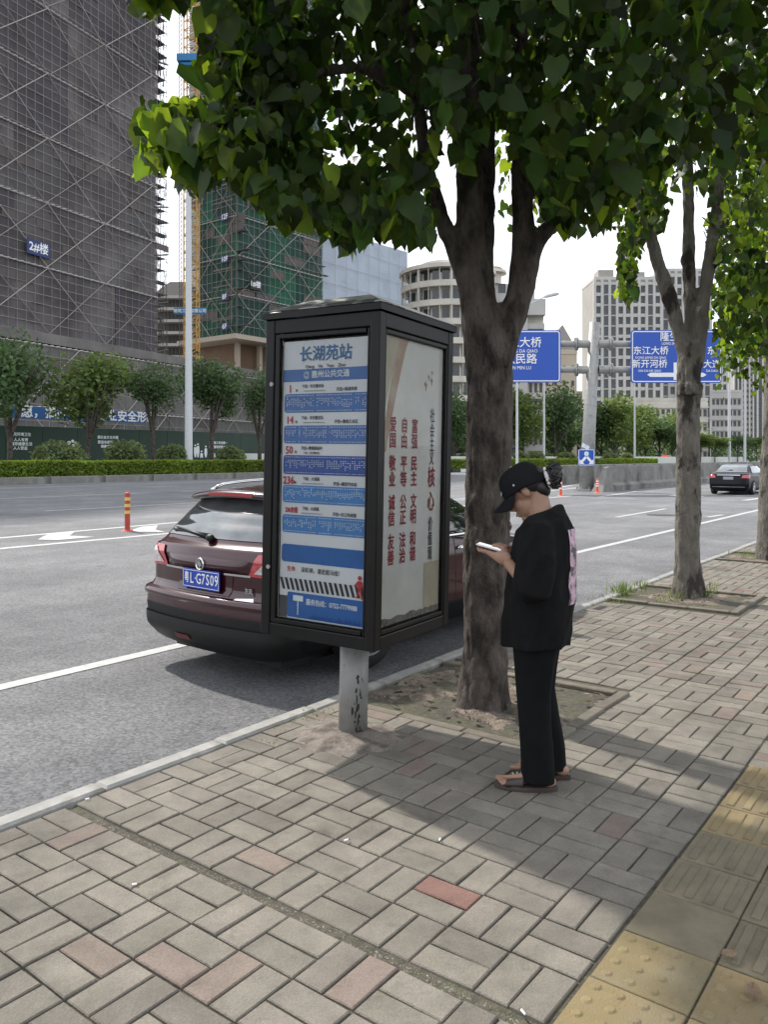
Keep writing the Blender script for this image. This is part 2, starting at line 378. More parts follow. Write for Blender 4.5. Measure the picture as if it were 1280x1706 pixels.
# concrete blob round the bus stop pole, rubble and gravel
q = MB(); c0 = gp(588, 1226)
cu, cv = c0.dot(U), c0.dot(V)
q.grid(lambda s, t: Vector((cu+(s*.30+.02)*cos(2*pi*t)*(1+.28*noise.noise(Vector((cos(2*pi*t)*1.3, sin(2*pi*t)*1.3, 0)))), cv+(s*.30+.02)*sin(2*pi*t)*(1+.28*noise.noise(Vector((cos(2*pi*t)*1.3, sin(2*pi*t)*1.3, 0)))), .032-.036*s**2+.010*noise.noise(Vector((s*cos(2*pi*t)*6, s*sin(2*pi*t)*6, 1))))), 16, 48)
q.build('concrete_collar', mat('rough_concrete', (.20, .17, .145), .95, var=.25, vscale=14, bump=1, bscale=90, col2=(.10, .085, .07), c2s=10), pave, smooth=True)
q = MB()
def pebble(mb, x, y, z, r):
    vs = []; 
    for k in range(5): t = 2*pi*k/5+R.random(); vs.append((x+r*cos(t)*(.7+R.random()*.5), y+r*sin(t)*(.7+R.random()*.5), z))
    vs.append((x, y, z+r*.7)); mb.add(vs, [(k, (k+1) % 5, 5) for k in range(5)])
for a, c, d in PITS[:2]:
    for k in range(2600 if a < 5 else 900):
        uu, vv = R.uniform(a+.09, c-.09), R.uniform(d+.09, 3.34); s_, t_ = (uu-a-.075)/(c-a-.15), (vv-d-.075)/(3.287-d)
        zz = -.022+.045*noise.noise(Vector((a+s_*4, t_*4, 1)))+.03*math.exp(-((s_-.5)**2+(t_-.45)**2)*9)
        pebble(q, uu, vv, zz+.002, R.uniform(.002, .007) if R.random() < .97 else R.uniform(.01, .018))
for k in range(700):
    vv = R.uniform(.95, 3.2); pebble(q, 2.032+R.gauss(0, .010), vv, -.010, R.uniform(.0015, .0055))
for k in range(500):
    t = R.random()*6.28; r = R.uniform(.12, .45); pebble(q, cu+r*cos(t), cv+r*sin(t), 0.0, R.uniform(.001, .005))
struct_gravel = q.build('gravel', mat('gravel', (.17, .155, .125), .95, var=.4, vscale=40, objvar=.5), pave, kind='stuff')

# road markings (sheets 4 mm above the asphalt)
mk = struct('road_marking'); q = MB()
def line_uv(u0, v0, u1, v1, w, z=RD+.005):
    a = uv(u0, v0); b_ = uv(u1, v1); d = (b_-a).normalized(); n = Vector((-d.y, d.x, 0))*w/2; Z = Vector((0, 0, z))
    sheet(q, [a-n+Z, b_-n+Z, b_+n+Z, a+n+Z])
line_uv(-8, 5.86, 60, 5.86, .15)
def vline(v, u0, u1, w=.15): line_uv(u0, v, u1, v, w)
def u_at(x, v): p = onv(x, v); return p.dot(U)
z_ = 1.72*1320
def vof(x, y): 
    Y = z_/(y-762); X = (x-640)/1320*Y; return .604*Y-.797*X, .604*X+.797*Y
vline(43.6, -20, 200, .25)
v1, u1 = vof(0, 831); v2, u2 = vof(228, 821.7); line_uv(u1-6, v1, u2, v2, .2)
line_uv(vof(290, 818)[1], v2, vof(330, 818)[1], v2, .2)
v1, u1 = vof(74, 851.5); v2, u2 = vof(430, 833); line_uv(u1, v1, u2+10, v2, .2)
# chevron island between two solid lines
va, ua = vof(0, 897); vb, ub = vof(290, 871); line_uv(ua-8, va-.4, ub, vb, .22); line_uv(ub, vb, ub+22, vb+.4, .22)
vc, uc = vof(0, 912.5); vd, ud = vof(275, 889.5); line_uv(uc-8, vc, ud, vd, .22); line_uv(ud, vd, ud+22, vd, .22)
def gpr(x, y): p = gp(x, y, RD); return Vector((p.x, p.y, RD+.009))
for pts in ([(62, 899.5), (96, 900.5), (158, 895), (115, 893), (124, 887), (82, 889)], [(217, 884), (230, 886.5), (276, 887), (259, 883), (263, 875.5), (236, 878)]):
    sheet(q, [gpr(*p) for p in pts])
# right-hand part: lane dashes, merging lines
for (xa, ya, xb, yb, w) in ((1028, 862, 1110, 848, .16), (1150, 829.5, 1172, 827, .2), (1240, 834, 1278, 829, .3), (1180, 862, 1205, 858, .15), (1000, 828, 1062, 819, .22), (905, 817, 968, 806, .25), (880, 822, 972, 812, .25), (760, 803, 1005, 795, .3), (1120, 826, 1135, 824, .3), (760, 834, 905, 826, .2)):
    a = gp(xa, ya, RD); b_ = gp(xb, yb, RD); line_uv(a.dot(U), a.dot(V), b_.dot(U), b_.dot(V), w, RD+.008)
q.build('painted_lines', M_paint, mk)
# manhole
q = MB(); p = gp(1102, 858, RD); q.add([(p.x+.42*cos(t*pi/12), p.y+.42*sin(t*pi/12), RD+.012) for t in range(24)], [tuple(range(24))])
q.build('manhole_cover', mat('iron', (.05, .05, .05), .6, var=.2), mk)
# ------------------------------------------------------------------ median, hedge, walls
M_conc = mat('weathered_concrete', (.20, .195, .18), .9, var=.2, vscale=1.2, col2=(.10, .098, .088), c2s=.8, c2lo=.5, c2hi=.7)
M_concd = mat('dark_concrete', (.10, .095, .088), .9, var=.2, vscale=.5)
M_hoard = mat('hoarding_green', (.012, .036, .022), .5, var=.25, vscale=.3)
M_wallw = mat('white_wall', (.62, .63, .60), .8, var=.08, vscale=.3, col2=(.45, .46, .43), c2s=.15)
med = struct('median', rz=TH)
q = MB(); q.box((100, 58, -.02), (280, 18.5, .5)); q.build('planting_bed', mat('bed_grass', (.05, .075, .025), .95, var=.3, vscale=.5), med)
M_kd = mat('kerb_black', (.03, .03, .03), .8); M_kw = mat('kerb_white', (.6, .6, .58), .8)
u_sw = onv(745, 48.5).dot(U)
q = MB(); q.cbox((0, 0, 0), (3.96, .3, .62), .03); kb = q.mesh('kerb_block', M_conc)
for i in range(-8, 60):
    uu = i*4+10
    if uu > u_sw: break
    link('kerb_block', kb, med, (uu, 48.6, .04+R.gauss(0, .006)))
q = MB(); q.cbox((0, 0, 0), (1.75, .3, .5), .03); k1 = q.mesh('kerb_block', M_kd); q = MB(); q.cbox((0, 0, 0), (1.75, .3, .5), .03); k2 = q.mesh('kerb_block', M_kw)
for i in range(0, 60): link('kerb_block', (k1, k2)[i % 2], med, (u_sw+2+i*1.8, 48.6, 0))

def leafq(mb, p, s, rnd, mi=0, droop=0):
    a = Vector((rnd.gauss(0, 1), rnd.gauss(0, 1), rnd.gauss(0, .7))).normalized(); n = Vector((rnd.gauss(0, 1), rnd.gauss(0, 1), rnd.gauss(.3, 1))).normalized()
    b_ = a.cross(n).normalized(); p = Vector(p)
    mb.add([p-a*s, p+b_*s*.55, p+a*s, p-b_*s*.55], [(0, 1, 2, 3)], mi)
def hedge(name, label, u0, u1, v0, v1, z0, z1, n, m, s=.13, group=None):
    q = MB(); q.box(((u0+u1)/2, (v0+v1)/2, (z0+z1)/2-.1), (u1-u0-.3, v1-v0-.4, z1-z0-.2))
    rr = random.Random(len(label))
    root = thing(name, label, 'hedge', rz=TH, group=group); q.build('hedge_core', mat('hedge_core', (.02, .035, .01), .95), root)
    q = MB()
    for k in range(n):
        t = rr.random(); uu = u0+(u1-u0)*t
        if rr.random() < .5: p = (uu, v0+.15*rr.random(), rr.uniform(z0, z1))
        else: p = (uu, rr.uniform(v0, v1), z1-.1*rr.random())
        p = (p[0], p[1], p[2]+.10*noise.noise(Vector((uu*.8, p[1]*.6, 0)))*(p[2] > z1-.4))
        leafq(q, p, s*rr.uniform(.6, 1.2), rr)
    q.build('hedge_leaves', m, root, kind='stuff'); return root
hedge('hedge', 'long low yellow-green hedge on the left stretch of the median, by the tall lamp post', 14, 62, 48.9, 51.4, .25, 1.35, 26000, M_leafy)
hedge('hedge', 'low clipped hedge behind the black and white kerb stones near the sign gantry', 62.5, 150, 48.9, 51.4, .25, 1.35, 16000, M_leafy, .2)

def bush(x, vv, h, r, label, seed, m):
    p = onv(x, vv); rr = random.Random(seed); root = thing('bush', label, 'bush', (p.x, p.y, 0), group='round bushes on the median')
    q = MB()
    for k in range(1500):
        d = Vector((rr.gauss(0, 1), rr.gauss(0, 1), rr.gauss(0, 1))).normalized()*rr.uniform(.72, 1.05)
        q_ = .12*noise.noise(d*3+Vector((seed, 0, 0)))
        leafq(q, (d.x*(r+q_*3), d.y*r, h*.62+d.z*h*.5*(1+q_*2)), .15*rr.uniform(.6, 1.3), rr)
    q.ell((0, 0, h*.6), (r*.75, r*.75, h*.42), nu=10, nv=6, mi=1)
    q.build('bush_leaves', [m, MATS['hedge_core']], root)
    q = MB(); q.bar((0, 0, 0), (0, 0, h*.5), .08); q.build('stem', M_bark, root)
M_bushl = mat('leaf_bush', (.10, .135, .05), .6, var=.2, vscale=.5, trans=.3, objvar=.35)
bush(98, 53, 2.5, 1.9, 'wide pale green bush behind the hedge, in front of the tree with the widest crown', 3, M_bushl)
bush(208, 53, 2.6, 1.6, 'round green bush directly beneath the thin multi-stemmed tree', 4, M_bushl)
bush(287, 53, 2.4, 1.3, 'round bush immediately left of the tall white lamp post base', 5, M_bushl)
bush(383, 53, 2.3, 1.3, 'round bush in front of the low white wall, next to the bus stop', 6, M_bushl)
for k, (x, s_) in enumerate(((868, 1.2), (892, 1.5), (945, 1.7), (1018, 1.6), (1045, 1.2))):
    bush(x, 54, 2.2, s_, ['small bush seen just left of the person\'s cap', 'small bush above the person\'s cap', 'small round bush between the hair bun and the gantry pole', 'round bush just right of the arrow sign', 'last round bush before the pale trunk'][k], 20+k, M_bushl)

# low white wall beyond the hedge (left piece and right piece)
def wall_run(label, xa, xb, vv, z1, m, cat='wall', name='boundary_wall', th=.25, panel=6.0, z0=-.1):
    a = onv(xa, vv); b_ = onv(xb, vv); ua, ub = a.dot(U), b_.dot(U); root = thing(name, label, cat, tuple(uv(ua, vv)), rz=TH)
    n = max(1, int((ub-ua)/panel)); w = (ub-ua)/n
    q = MB(); q.cbox((0, 0, (z0+z1)/2), (w-.03, th, z1-z0), .02); me = q.mesh('wall_panel', m)
    for i in range(n): link('wall_panel', me, root, (w*(i+.5), 0, R.gauss(0, .01)))
    return root, ub-ua
wall_run('low white wall starting just right of the tall lamp post and running behind the bus stop', 350, 560, 60, 2.0, M_wallw)
wall_run('long low white wall running behind the gantry pole to the far right', 742, 1238, 60.5, 1.75, M_wallw, panel=9)
hr, hl = wall_run('dark green construction hoarding with white slogans behind the median trees', -60, 470, 66, 4.3, M_hoard, 'hoarding', 'site_hoarding', panel=3.2)
fo = onv(-60, 66).dot(U)
def ht(s, x, y, size, **k):
    p = onv(x, 66); uu = p.dot(U)-fo; Y = p.y; z = 1.6-(y-762)/1320*Y
    text(s, size, M_signw, hr, (uu, -.15, z), (1, 0, 0), (0, 0, 1), **k)
for s, x, y in (('讲究环境卫生', 32, 724), ('人人有责', 33, 733), ('倡导健康生活', 34, 740), ('人人受益', 32, 747), ('倡社会文化共建', 178, 729), ('塑造未成年人', 176, 737), ('健康成长', 176, 744), ('文明施工安全第一', 362, 738), ('规范管理质量为本', 362, 745)): ht(s, x, y, .32, bold=.008)
# white flower and family silhouettes on the hoarding
def hshape(pts, name='silhouette'):
    q = MB()
    for poly in pts:
        vs = []
        for x, y in poly:
            p = onv(x, 66); vs.append((p.dot(U)-fo, -.16, 1.6-(y-762)/1320*p.y))
        q.add(vs, [tuple(range(len(vs)))])
    q.build(name, M_signw, hr)
def disc(cx, cy, r, n=10, ry=None): return [(cx+r*cos(2*pi*k/n), cy+(ry or r)*sin(2*pi*k/n)) for k in range(n)]
hshape([disc(113, 738, 3.4), disc(119, 735, 2.6), disc(124, 738, 2.6), disc(120, 742, 2.4), disc(112, 745, 1.2)], 'flower_emblem')
for cx, h in ((323.5, 742), (328, 740), (334, 752), (341, 744)):
    hshape([disc(cx, h, 1.5), [(cx-2, h+3), (cx+2, h+3), (cx+2.4, h+12), (cx+1, 762), (cx-1, 762), (cx-2.4, h+12)]])

# blue banner on the podium scaffold
def banner(x0, x1, y0, y1, vv, s, xs, m, label, size, tx):
    a = onv(x0, vv); b_ = onv(x1, vv); ua = a.dot(U); ln = b_.dot(U)-ua; z1 = 1.6-(y0-762)/1320*a.y; z0 = 1.6-(y1-762)/1320*a.y
    root = thing('slogan_banner', label, 'banner', tuple(uv(ua, vv)), rz=TH); q = MB(); q.box((ln/2, 0, (z0+z1)/2), (ln, .1, z1-z0)); q.build('banner_sheet', m, root)
    q = MB()
    for k in range(int(ln/4)+1): q.bar((k*4, .1, z0-3), (k*4, .1, z1+.3), .05)
    q.build('banner_posts', M_galv, root, kind='stuff')
    for st, f in tx: text(st, size, M_signw, root, (ln*f, -.08, (z0+z1)/2), (1, 0, 0), (0, 0, 1), bold=.03)
M_ban = mat('banner_blue', (.02, .10, .27), .6, var=.1, vscale=.3)
banner(12, 242, 675, 696, 69, '', 1, M_ban, 'long blue slogan banner with white characters above the green hoarding', 1.15,
       [('愿，搞好安', .28), ('企业安全形象', .845)])

# tall lamp posts
def lamp_post(x, vv, h, r, label, arm=True, p=None, adir=None, headl=1.0):
    p = p or onv(x, vv); root = thing('street_lamp', label, 'street lamp', (p.x, p.y, 0), group='street lamps')
    q = MB(); q.bar((0, 0, -.1), (0, 0, h), r, 14, r1=r*.55); q.cbox((0, 0, .2), (r*3.4, r*3.4, .4), .02); q.build('pole', M_polew, root, smooth=False)
    if arm:
        d = adir or -V
        q = MB(); q.bar((0, 0, h-.6), d*2.2+Vector((0, 0, h+.3)), r*.35, 8); q.build('arm', M_polew, root)
        q = MB(); q.tube([d*2.1+Vector((0, 0, h+.28)), d*2.4+Vector((0, 0, h+.36)), d*3.2+Vector((0, 0, h+.52)), d*3.4+Vector((0, 0, h+.52))], [(.06, .03), (.2, .07), (.22, .07), (.08, .03)], 10); q.build('lamp_head', M_galv, root)
lamp_post(314, 52, 27, .34, 'tall thick white lamp post between the two scaffolded towers')
lamp_post(863, 0, 13.6, .11, 'street lamp whose curved arm shows against the sky right of the nearest trunk', p=Vector((862-640, 0, 0))*(61/1320)+Vector((0, 61, 0)), adir=Vector((.93, -.1, 0)))
lamp_post(907, 56, 22, .2, 'slim white lamp post under the left blue road sign', arm=False)
lamp_post(1058, 57, 22, .24, 'slim white lamp post under the left edge of the right blue road sign', arm=False)
lamp_post(1216, 57, 40, .45, 'tall pale lamp post between the pale trunk and the black sedan')
lamp_post(1242, 57, 38, .4, 'tall pale lamp post just above the black sedan')
for k, x in enumerate((862, 1185, 1262)): lamp_post(x, 62, 12, .12, ['short white post behind the hedge by the person\'s cap', 'thin white post beside the pale speckled trunk', 'thin white post at the far right edge of the picture'][k], arm=False)

# concrete underpass barrier
u0 = gp(1017, 818, RD).dot(U); br = thing('concrete_barrier', 'long grey concrete barrier wall of the underpass beside the sign gantry', 'barrier', tuple(uv(u0, 15.3, RD)), rz=TH)
for i in range(12):
    q = MB(); x0, x1 = i*4.0+.02, i*4.0+3.98
    hgt = 1.27
    prof = [(-.32, 0), (-.32, .28), (-.1, .42), (-.06, hgt), (.12, hgt), (.3, 0)]
    q.rings([[(x0 if not (i == 0 and z > .3) else x0, y, z) for y, z in prof], [(x1, y, z) for y, z in prof]])
    q.build('barrier_panel', M_conc, br)
q = MB(); q.add([(-1.6, -.3, 0), (0, -.3, 0), (0, .3, 0), (-1.6, .3, 0), (0, -.06, 1.25), (0, .12, 1.25), (-.5, -.06, 1.2), (-.5, .12, 1.2)], [(0, 1, 4, 6), (3, 7, 5, 2), (0, 6, 7, 3), (6, 4, 5, 7)]); q.build('barrier_end', M_conc, br)
# second barrier on the other side of the ramp
b2 = thing('concrete_barrier', 'far concrete ramp barrier behind the nose of the black sedan', 'barrier', tuple(uv(u0+6, 21.5, RD)), rz=TH)
for i in range(14):
    q = MB(); q.cbox((i*4+2, 0, .6), (3.95, .3, 1.25), .03); q.build('barrier_panel', M_conc, b2)

# sign gantry
YS = 40.5; gx = (978-640)/1320*YS
sg = thing('sign_gantry', 'tall grey steel gantry pole with four side arms rising from the traffic island', 'sign gantry', (gx, YS, RD))
gt = 8.6; q = MB(); q.tube([(0, 0, 0), (.12, 0, 3), (.42, 0, gt)], [.37, .33, .27], 20, cap=True); q.build('pole', M_galv, sg, smooth=True)
q = MB(); q.bar((0, 0, 0), (0, 0, .12), .6, 12); 
for k in range(8): q.bar((.5*cos(k*pi/4), .5*sin(k*pi/4), .1), (.5*cos(k*pi/4), .5*sin(k*pi/4), .22), .035)
q.build('base_flange', M_galv, sg)
def zz(y): return 1.6-(y-762)/1320*YS-RD
for y in (573, 616):
    z = zz(y)
    for s_, xe in ((-1, (800-640)/1320*YS-gx), (1, (1200-640)/1320*YS-gx)):
        q = MB(); q.bar((.35+.25*s_, 0, z), (xe, 0, z), .17, 12, r1=.13); q.build('arm', M_galv, sg)
        q = MB(); q.bar((.35+.25*s_, 0, z), (.35+.85*s_, 0, z), .21, 12)
        q.bar((.35+.80*s_, 0, z), (.35+.86*s_, 0, z), .34, 12); q.bar((.35+.89*s_, 0, z), (.35+.95*s_, 0, z), .34, 12); q.build('flange', M_galv, sg)
def road_sign(x0, x1, y0, y1, label, items, arrows):
    Xa, Xb = (x0-640)/1320*(YS-.35), (x1-640)/1320*(YS-.35); k = (YS-.35)/1320; za, zb = 1.6-(y1-762)*k, 1.6-(y0-762)*k
    w, h = Xb-Xa, zb-za
    root = thing('road_sign', label, 'road sign', ((Xa+Xb)/2, YS-.35, (za+zb)/2)); 
    def rr_(w, h, r): 
        o = []
        for cx, cz, a in ((w/2-r, h/2-r, 0), (-w/2+r, h/2-r, 90), (-w/2+r, -h/2+r, 180), (w/2-r, -h/2+r, 270)):
            for t in range(5): o.append((cx+r*cos(radians(a+t*22.5)), cz+r*sin(radians(a+t*22.5))))
        return o
    o = rr_(w, h, .14); q = MB(); q.rings([[(x, 0, z) for x, z in o], [(x, .06, z) for x, z in o]]); q.build('sign_panel', M_blue, root)
    a = rr_(w-.1, h-.1, .12); b_ = rr_(w-.2, h-.2, .09); q = MB(); n = len(a)
    q.add([(x, -.012, z) for x, z in a]+[(x, -.012, z) for x, z in b_], [(i, (i+1) % n, n+(i+1) % n, n+i) for i in range(n)]); q.build('border', M_signw, root)
    q = MB()
    for xx in (-w*.33, 0, w*.33): q.box((xx, .1, 0), (.08, .07, h))
    q.build('bracket', M_galv, root)
    for s, x, y, sz, xs in items: text(s, sz, M_signw, root, ((x-(x0+x1)/2)*k, -.014, -(y-(y0+y1)/2)*k), (1, 0, 0), (0, 0, 1), bold=.006 if sz > .4 else .002, xs=xs)
    for poly in arrows:
        q = MB(); q.add([((x-(x0+x1)/2)*k, -.015, -(y-(y0+y1)/2)*k) for x, y in poly], [tuple(range(len(poly)))]); q.build('arrow', M_signw, root)
road_sign(1052, 1204, 550, 638, 'blue road sign with white arrows, right of the gantry pole', [
    ('隆生', 1116, 562, .48, 1), ('LONG SHENG', 1120, 572.5, .19, .85), ('东江大桥', 1085, 585, .45, 1), ('DONG JIANG DA QIAO', 1085, 596, .165, .9),
    ('新开河桥', 1083, 607, .45, 1), ('XIN KAI HE QIAO', 1083, 618, .165, .9), ('大道', 1187, 607.5, .45, 1), ('DA DAO', 1187, 618, .17, .9), ('东', 1186, 585, .45, 1)],
    [[(1079, 624.5), (1084, 621), (1123, 621), (1123, 604), (1131, 604), (1131, 621), (1172, 621), (1178, 624.5), (1172, 628), (1131, 628), (1131, 633), (1123, 633), (1123, 628), (1084, 628)]])
road_sign(783, 935, 550, 637, 'blue road sign partly hidden behind the nearest trunk, left of the gantry pole', [
    ('东江大桥', 866, 571.5, .56, 1), ('DONG JIANG DA QIAO', 858, 585, .24, .92), ('人民路', 868, 599, .56, 1), ('REN MIN LU', 866, 613, .24, .92)], [])
# small keep-either-side sign with solar beacon
p = px(977.5, 762, 39.6); ks = thing('traffic_sign', 'small square blue sign with two diverging arrows on the gantry pole foot', 'traffic sign', tuple(p))
k = 39.6/1320
q = MB(); q.box((0, 0, 0), (28*k, .05, 27*k)); q.build('sign_panel', M_blue, ks)
q = MB(); w_ = 13.2*k
for a, b_, c_, d_ in ((-w_, w_-.03, w_, w_), (-w_, -w_, w_, -w_+.03), (-w_, -w_, -w_+.03, w_), (w_-.03, -w_, w_, w_)): q.quad((a, -.032, b_), (c_, -.032, b_), (c_, -.032, d_), (a, -.032, d_))
q.build('border', M_signw, ks)
q = MB(); q.add([(4*k*cos(t*pi/8), -.04, 6*k+4*k*sin(t*pi/8)) for t in range(16)], [tuple(range(16))]); q.build('beacon', mat('beacon_lens', (.55, .75, .75), .3), ks)
for s_ in (-1, 1):
    q = MB(); q.add([(s_*x*k, -.036, z*k) for x, z in ((1, 1.5), (3, 1.5), (9, -5.5), (11.5, -3), (11.5, -11), (3.5, -11), (6, -8), (-.5, -1))], [tuple(range(8))]); q.build('arrow', M_signw, ks)
q = MB(); q.box((-1*k, .05, 18*k), (.40, .03, .26), M=Matrix.Rotation(.5, 3, 'Y') @ Matrix.Rotation(-.6, 3, 'X')); q.build('solar_panel', mat('solar_panel', (.5, .55, .58), .2), ks)
q = MB(); q.bar((0, .08, -.5), (0, .08, .6), .03); q.build('bracket', M_galv, ks)
# delineator posts
M_dred = mat('delineator_red', (.42, .05, .035), .6, var=.1); M_dyel = mat('delineator_yellow', (.62, .47, .10), .5, var=.1); M_dred2 = mat('delineator_orange', (.75, .10, .04), .6)
def post(x, y, h, label, mr, ml):
    p = gp(x, y, RD); root = thing('delineator_post', label, 'bollard', (p.x, p.y, RD), group='flexible lane posts')
    q = MB(); q.bar((0, 0, .03), (0, 0, h), .062, 14); q.build('post', mr, root)
    q = MB(); q.bar((0, 0, 0), (0, 0, .035), .15, 14, r1=.11); q.build('base', mr, root)
    for k in range(3):
        z = h*(.90-.175*k); q = MB(); q.bar((0, 0, z-h*.085), (0, 0, z), .065, 14, cap=False); q.build('reflective_band', ml, root)
    q = MB(); q.ell((0, 0, h), (.06, .06, .03), nu=12, nv=6); q.build('cap', mr, root)
post(212, 885, .88, 'red delineator post with yellow bands standing on the painted chevron island at left', M_dred, M_dyel)
post(996, 821, .66, 'small orange and white delineator post right of the gantry base', M_dred2, M_signw)
post(935, 826, .66, 'small orange and white delineator post directly behind the person\'s neck', M_dred2, M_signw)

# ------------------------------------------------------------------ far buildings
def Fr(o, ang): return Matrix.Translation(Vector(o)) @ Matrix.Rotation(ang, 4, 'Z')
def xmb(mb, M): mb.v = [tuple(M @ Vector(p)) for p in mb.v]; return mb
M_netd = mat('netting_dark', (.105, .094, .096), .9, var=.28, vscale=.14, col2=(.15, .138, .138), c2s=.07, alpha=.80)
M_netg = mat('netting_green', (.012, .075, .046), .85, var=.25, vscale=.12, col2=(.008, .045, .035), c2s=.08, alpha=.88)
M_netw = mat('netting_pale', (.36, .41, .48), .8, var=.06, vscale=.15, bump=.6, bscale=1.4)
MATS['netting_pale'].node_tree.nodes['Bump'].inputs['Distance'].default_value = .25
M_pole = mat('scaffold_pole', (.27, .24, .22), .6); M_pole2 = mat('scaffold_pole_dark', (.09, .075, .07), .7); M_rope = mat('tie_rope', (.42, .39, .37), .8); M_bslab = mat('raw_slab', (.16, .15, .14), .9, var=.2, vscale=.3)
def netted(root, M, w0, w1, z0, z1, lvl, rope, netm, slab=True, bays=9.0, seed=1, pole=M_pole, lw=.045, diag=True, yo=-1.2, net_panels=True, dep=16):
    rr = random.Random(seed)
    if net_panels:
        nx = max(1, int(round((w1-w0)/bays))); wx = (w1-w0)/nx; nz_ = int((z1-z0)/rope)+1
        for i in range(nx):
            for j in range(nz_):
                za, zb = z0+j*rope, min(z1, z0+(j+1)*rope)
                if zb-za < .5: continue
                q = MB(); x0 = w0+i*wx; yy = yo+rr.uniform(-.05, .05)
                q.grid(lambda s, t: Vector((x0+wx*s, yy+.12*sin(s*pi)*sin(t*pi)+.10*noise.noise(Vector((x0+wx*s, za+t*9, seed))*.8), za+(zb-za)*t)), 6, 6)
                xmb(q, M).build('net_panel', netm if not isinstance(netm, tuple) else rr.choice(netm), root)
    q = MB()
    n = int((w1-w0)/1.35)
    for i in range(n+1):
        x = w0+i*(w1-w0)/n; q.bar((x, yo-.16, z0), (x, yo-.16, z1), lw*.8, 3, cap=False)
    z = z0
    while z < z1: q.bar((w0, yo-.2, z), (w1, yo-.2, z), lw*.7, 3, cap=False); z += lvl
    xmb(q, M).build('scaffold_tubes', pole, root, kind='stuff')
    q = MB(); z = z0+lvl
    while z < z1:
        x = w0
        while x < w1:
            L_ = rr.uniform(2, 7)
            if rr.random() < .5: q.box((min(x+L_/2, w1-.1), yo+.5, z+rr.uniform(-.1, .1)), (L_*.96, .9, .12))
            if rr.random() < .10: q.box((min(x+L_/2, w1-.1), yo-.05, z+lvl*.5), (L_*.9, .05, lvl*.8))
            x += L_
        z += lvl*2 if lvl < 1.5 else lvl
    xmb(q, M).build('scaffold_planks', M_pole2, root, kind='stuff')
    z = z0+rope; 
    while z < z1:
        q = MB(); nseg = int((w1-w0)/1.0)
        for k in range(nseg): q.bar((w0+(w1-w0)*k/nseg, yo-.3, z), (w0+(w1-w0)*(k+.62)/nseg, yo-.3, z+.10), .11, 4, cap=False)
        q.bar((w0, yo-.26, z+.03), (w1, yo-.26, z+.03), .06, 3)
        xmb(q, M).build('tie_rope', M_rope, root); z += rope
    if diag:
        z = z0
        while z < z1-1:
            x = w0
            while x < w1-2:
                for sgn in (1, -1):
                    xa, xb = (x, min(x+bays*1.1, w1)) if sgn > 0 else (min(x+bays*1.1, w1), x)
                    q = MB(); q.bar((xa+rr.uniform(-.4, .4), yo-.34, z), (xb, yo-.34, min(z+rope*1.0, z1)), .055, 4, cap=False); xmb(q, M).build('brace', M_rope if rr.random() < .55 else pole, root)
                x += bays*1.1
            z += rope
    if slab:
        q = MB(); z = z0
        while z < z1: q.box(((w0+w1)/2, 3, z), (w1-w0, 6, .3)); z += 3.2
        xmb(q, M).build('floor_slabs', M_bslab, root, kind='stuff')
        q = MB(); q.box(((w0+w1)/2+.6, 4+dep/2, (z0+z1)/2), (w1-w0-1.3, dep, z1-z0-.2)); q.box(((w0+w1)/2+1.0, .9, (z0+z1)/2), (w1-w0+2.0, .25, z1-z0-.4)); 
        x = w0+.4
        while x < w1: q.box((x, .3, (z0+z1)/2), (.7, .6, z1-z0)); x += 4.2
        xmb(q, M).build('core', M_concd, root)
I4 = Matrix.Identity(4)
# left tower
M_netd2 = mat('netting_dark_patched', (.080, .072, .080), .9, var=.3, vscale=.2, alpha=.88); M_netd3 = mat('netting_dark_dusty', (.135, .122, .120), .9, var=.3, vscale=.2, col2=(.10, .095, .10), c2s=.1, alpha=.72)
M_netg2 = mat('netting_green_new', (.014, .100, .060), .85, var=.25, vscale=.2, alpha=.86); M_netg3 = mat('netting_green_dusty', (.018, .058, .046), .85, var=.3, vscale=.2, alpha=.82)
aL = atan2(.907, .42)
t1 = thing('scaffolded_tower', 'huge unfinished tower wrapped in dark netting and scaffolding at upper left', 'building', (-36.9, 125, 0), rz=aL)
netted(t1, I4, -62, 0, 18, 76, 1.25, 8.6, (M_netd, M_netd, M_netd2, M_netd3), bays=9.2, seed=4)
q = MB(); q.rings
rrr = random.Random(5)
for i in range(int(58/1.9)):
    z = 18+i*1.9
    for yy in (-1.2, .4): q.bar((0, yy, z), (2.5+rrr.uniform(-.2, .35), yy, z), .05, 3)
    if i % 1 == 0: q.box((1.2, -.4, z+.05), (2.1 if i % 5 else 2.9, 1.5, .09))
    for k in range(2):
        x = rrr.uniform(.3, 2.4); q.bar((x, -1.2, z), (x+rrr.uniform(-.8, .8), -1.2, z+1.9), .04, 3)
    if i % 4 == 0: q.bar((-.5, -1.2, z), (2.8, -1.2, z+.9), .12, 4)
for x in (.1, .9, 1.7, 2.4):
    for yy in (-1.2, .4): q.bar((x, yy, 16), (x, yy, 76), .05, 3)
for k in range(260):
    z = rrr.uniform(17, 75); x = rrr.uniform(.1, 2.3); yy = rrr.choice((-1.2, -.4, .4))
    if k % 2: q.bar((x, yy, z), (x+rrr.uniform(.4, .9), yy, z+rrr.uniform(-.3, .3)), .05, 3)
    else: q.bar((x, yy, z), (x+rrr.uniform(-.3, .3), yy, z+rrr.uniform(1, 2.2)), .05, 3)
q.build('scaffold_cage', M_pole2, t1, kind='stuff')
def signboard(root, M, x, z, w, h, s, size, bgm=M_blue, y=-1.75):
    q = MB(); q.box((x, y, z), (w, .08, h)); xmb(q, M).build('sign_board', bgm, root)
    o = M @ Vector((x, y-.06, z)); r = M.to_3x3() @ Vector((1, 0, 0)); text(s, size, M_signw, root, o, r, (0, 0, 1), bold=.03)
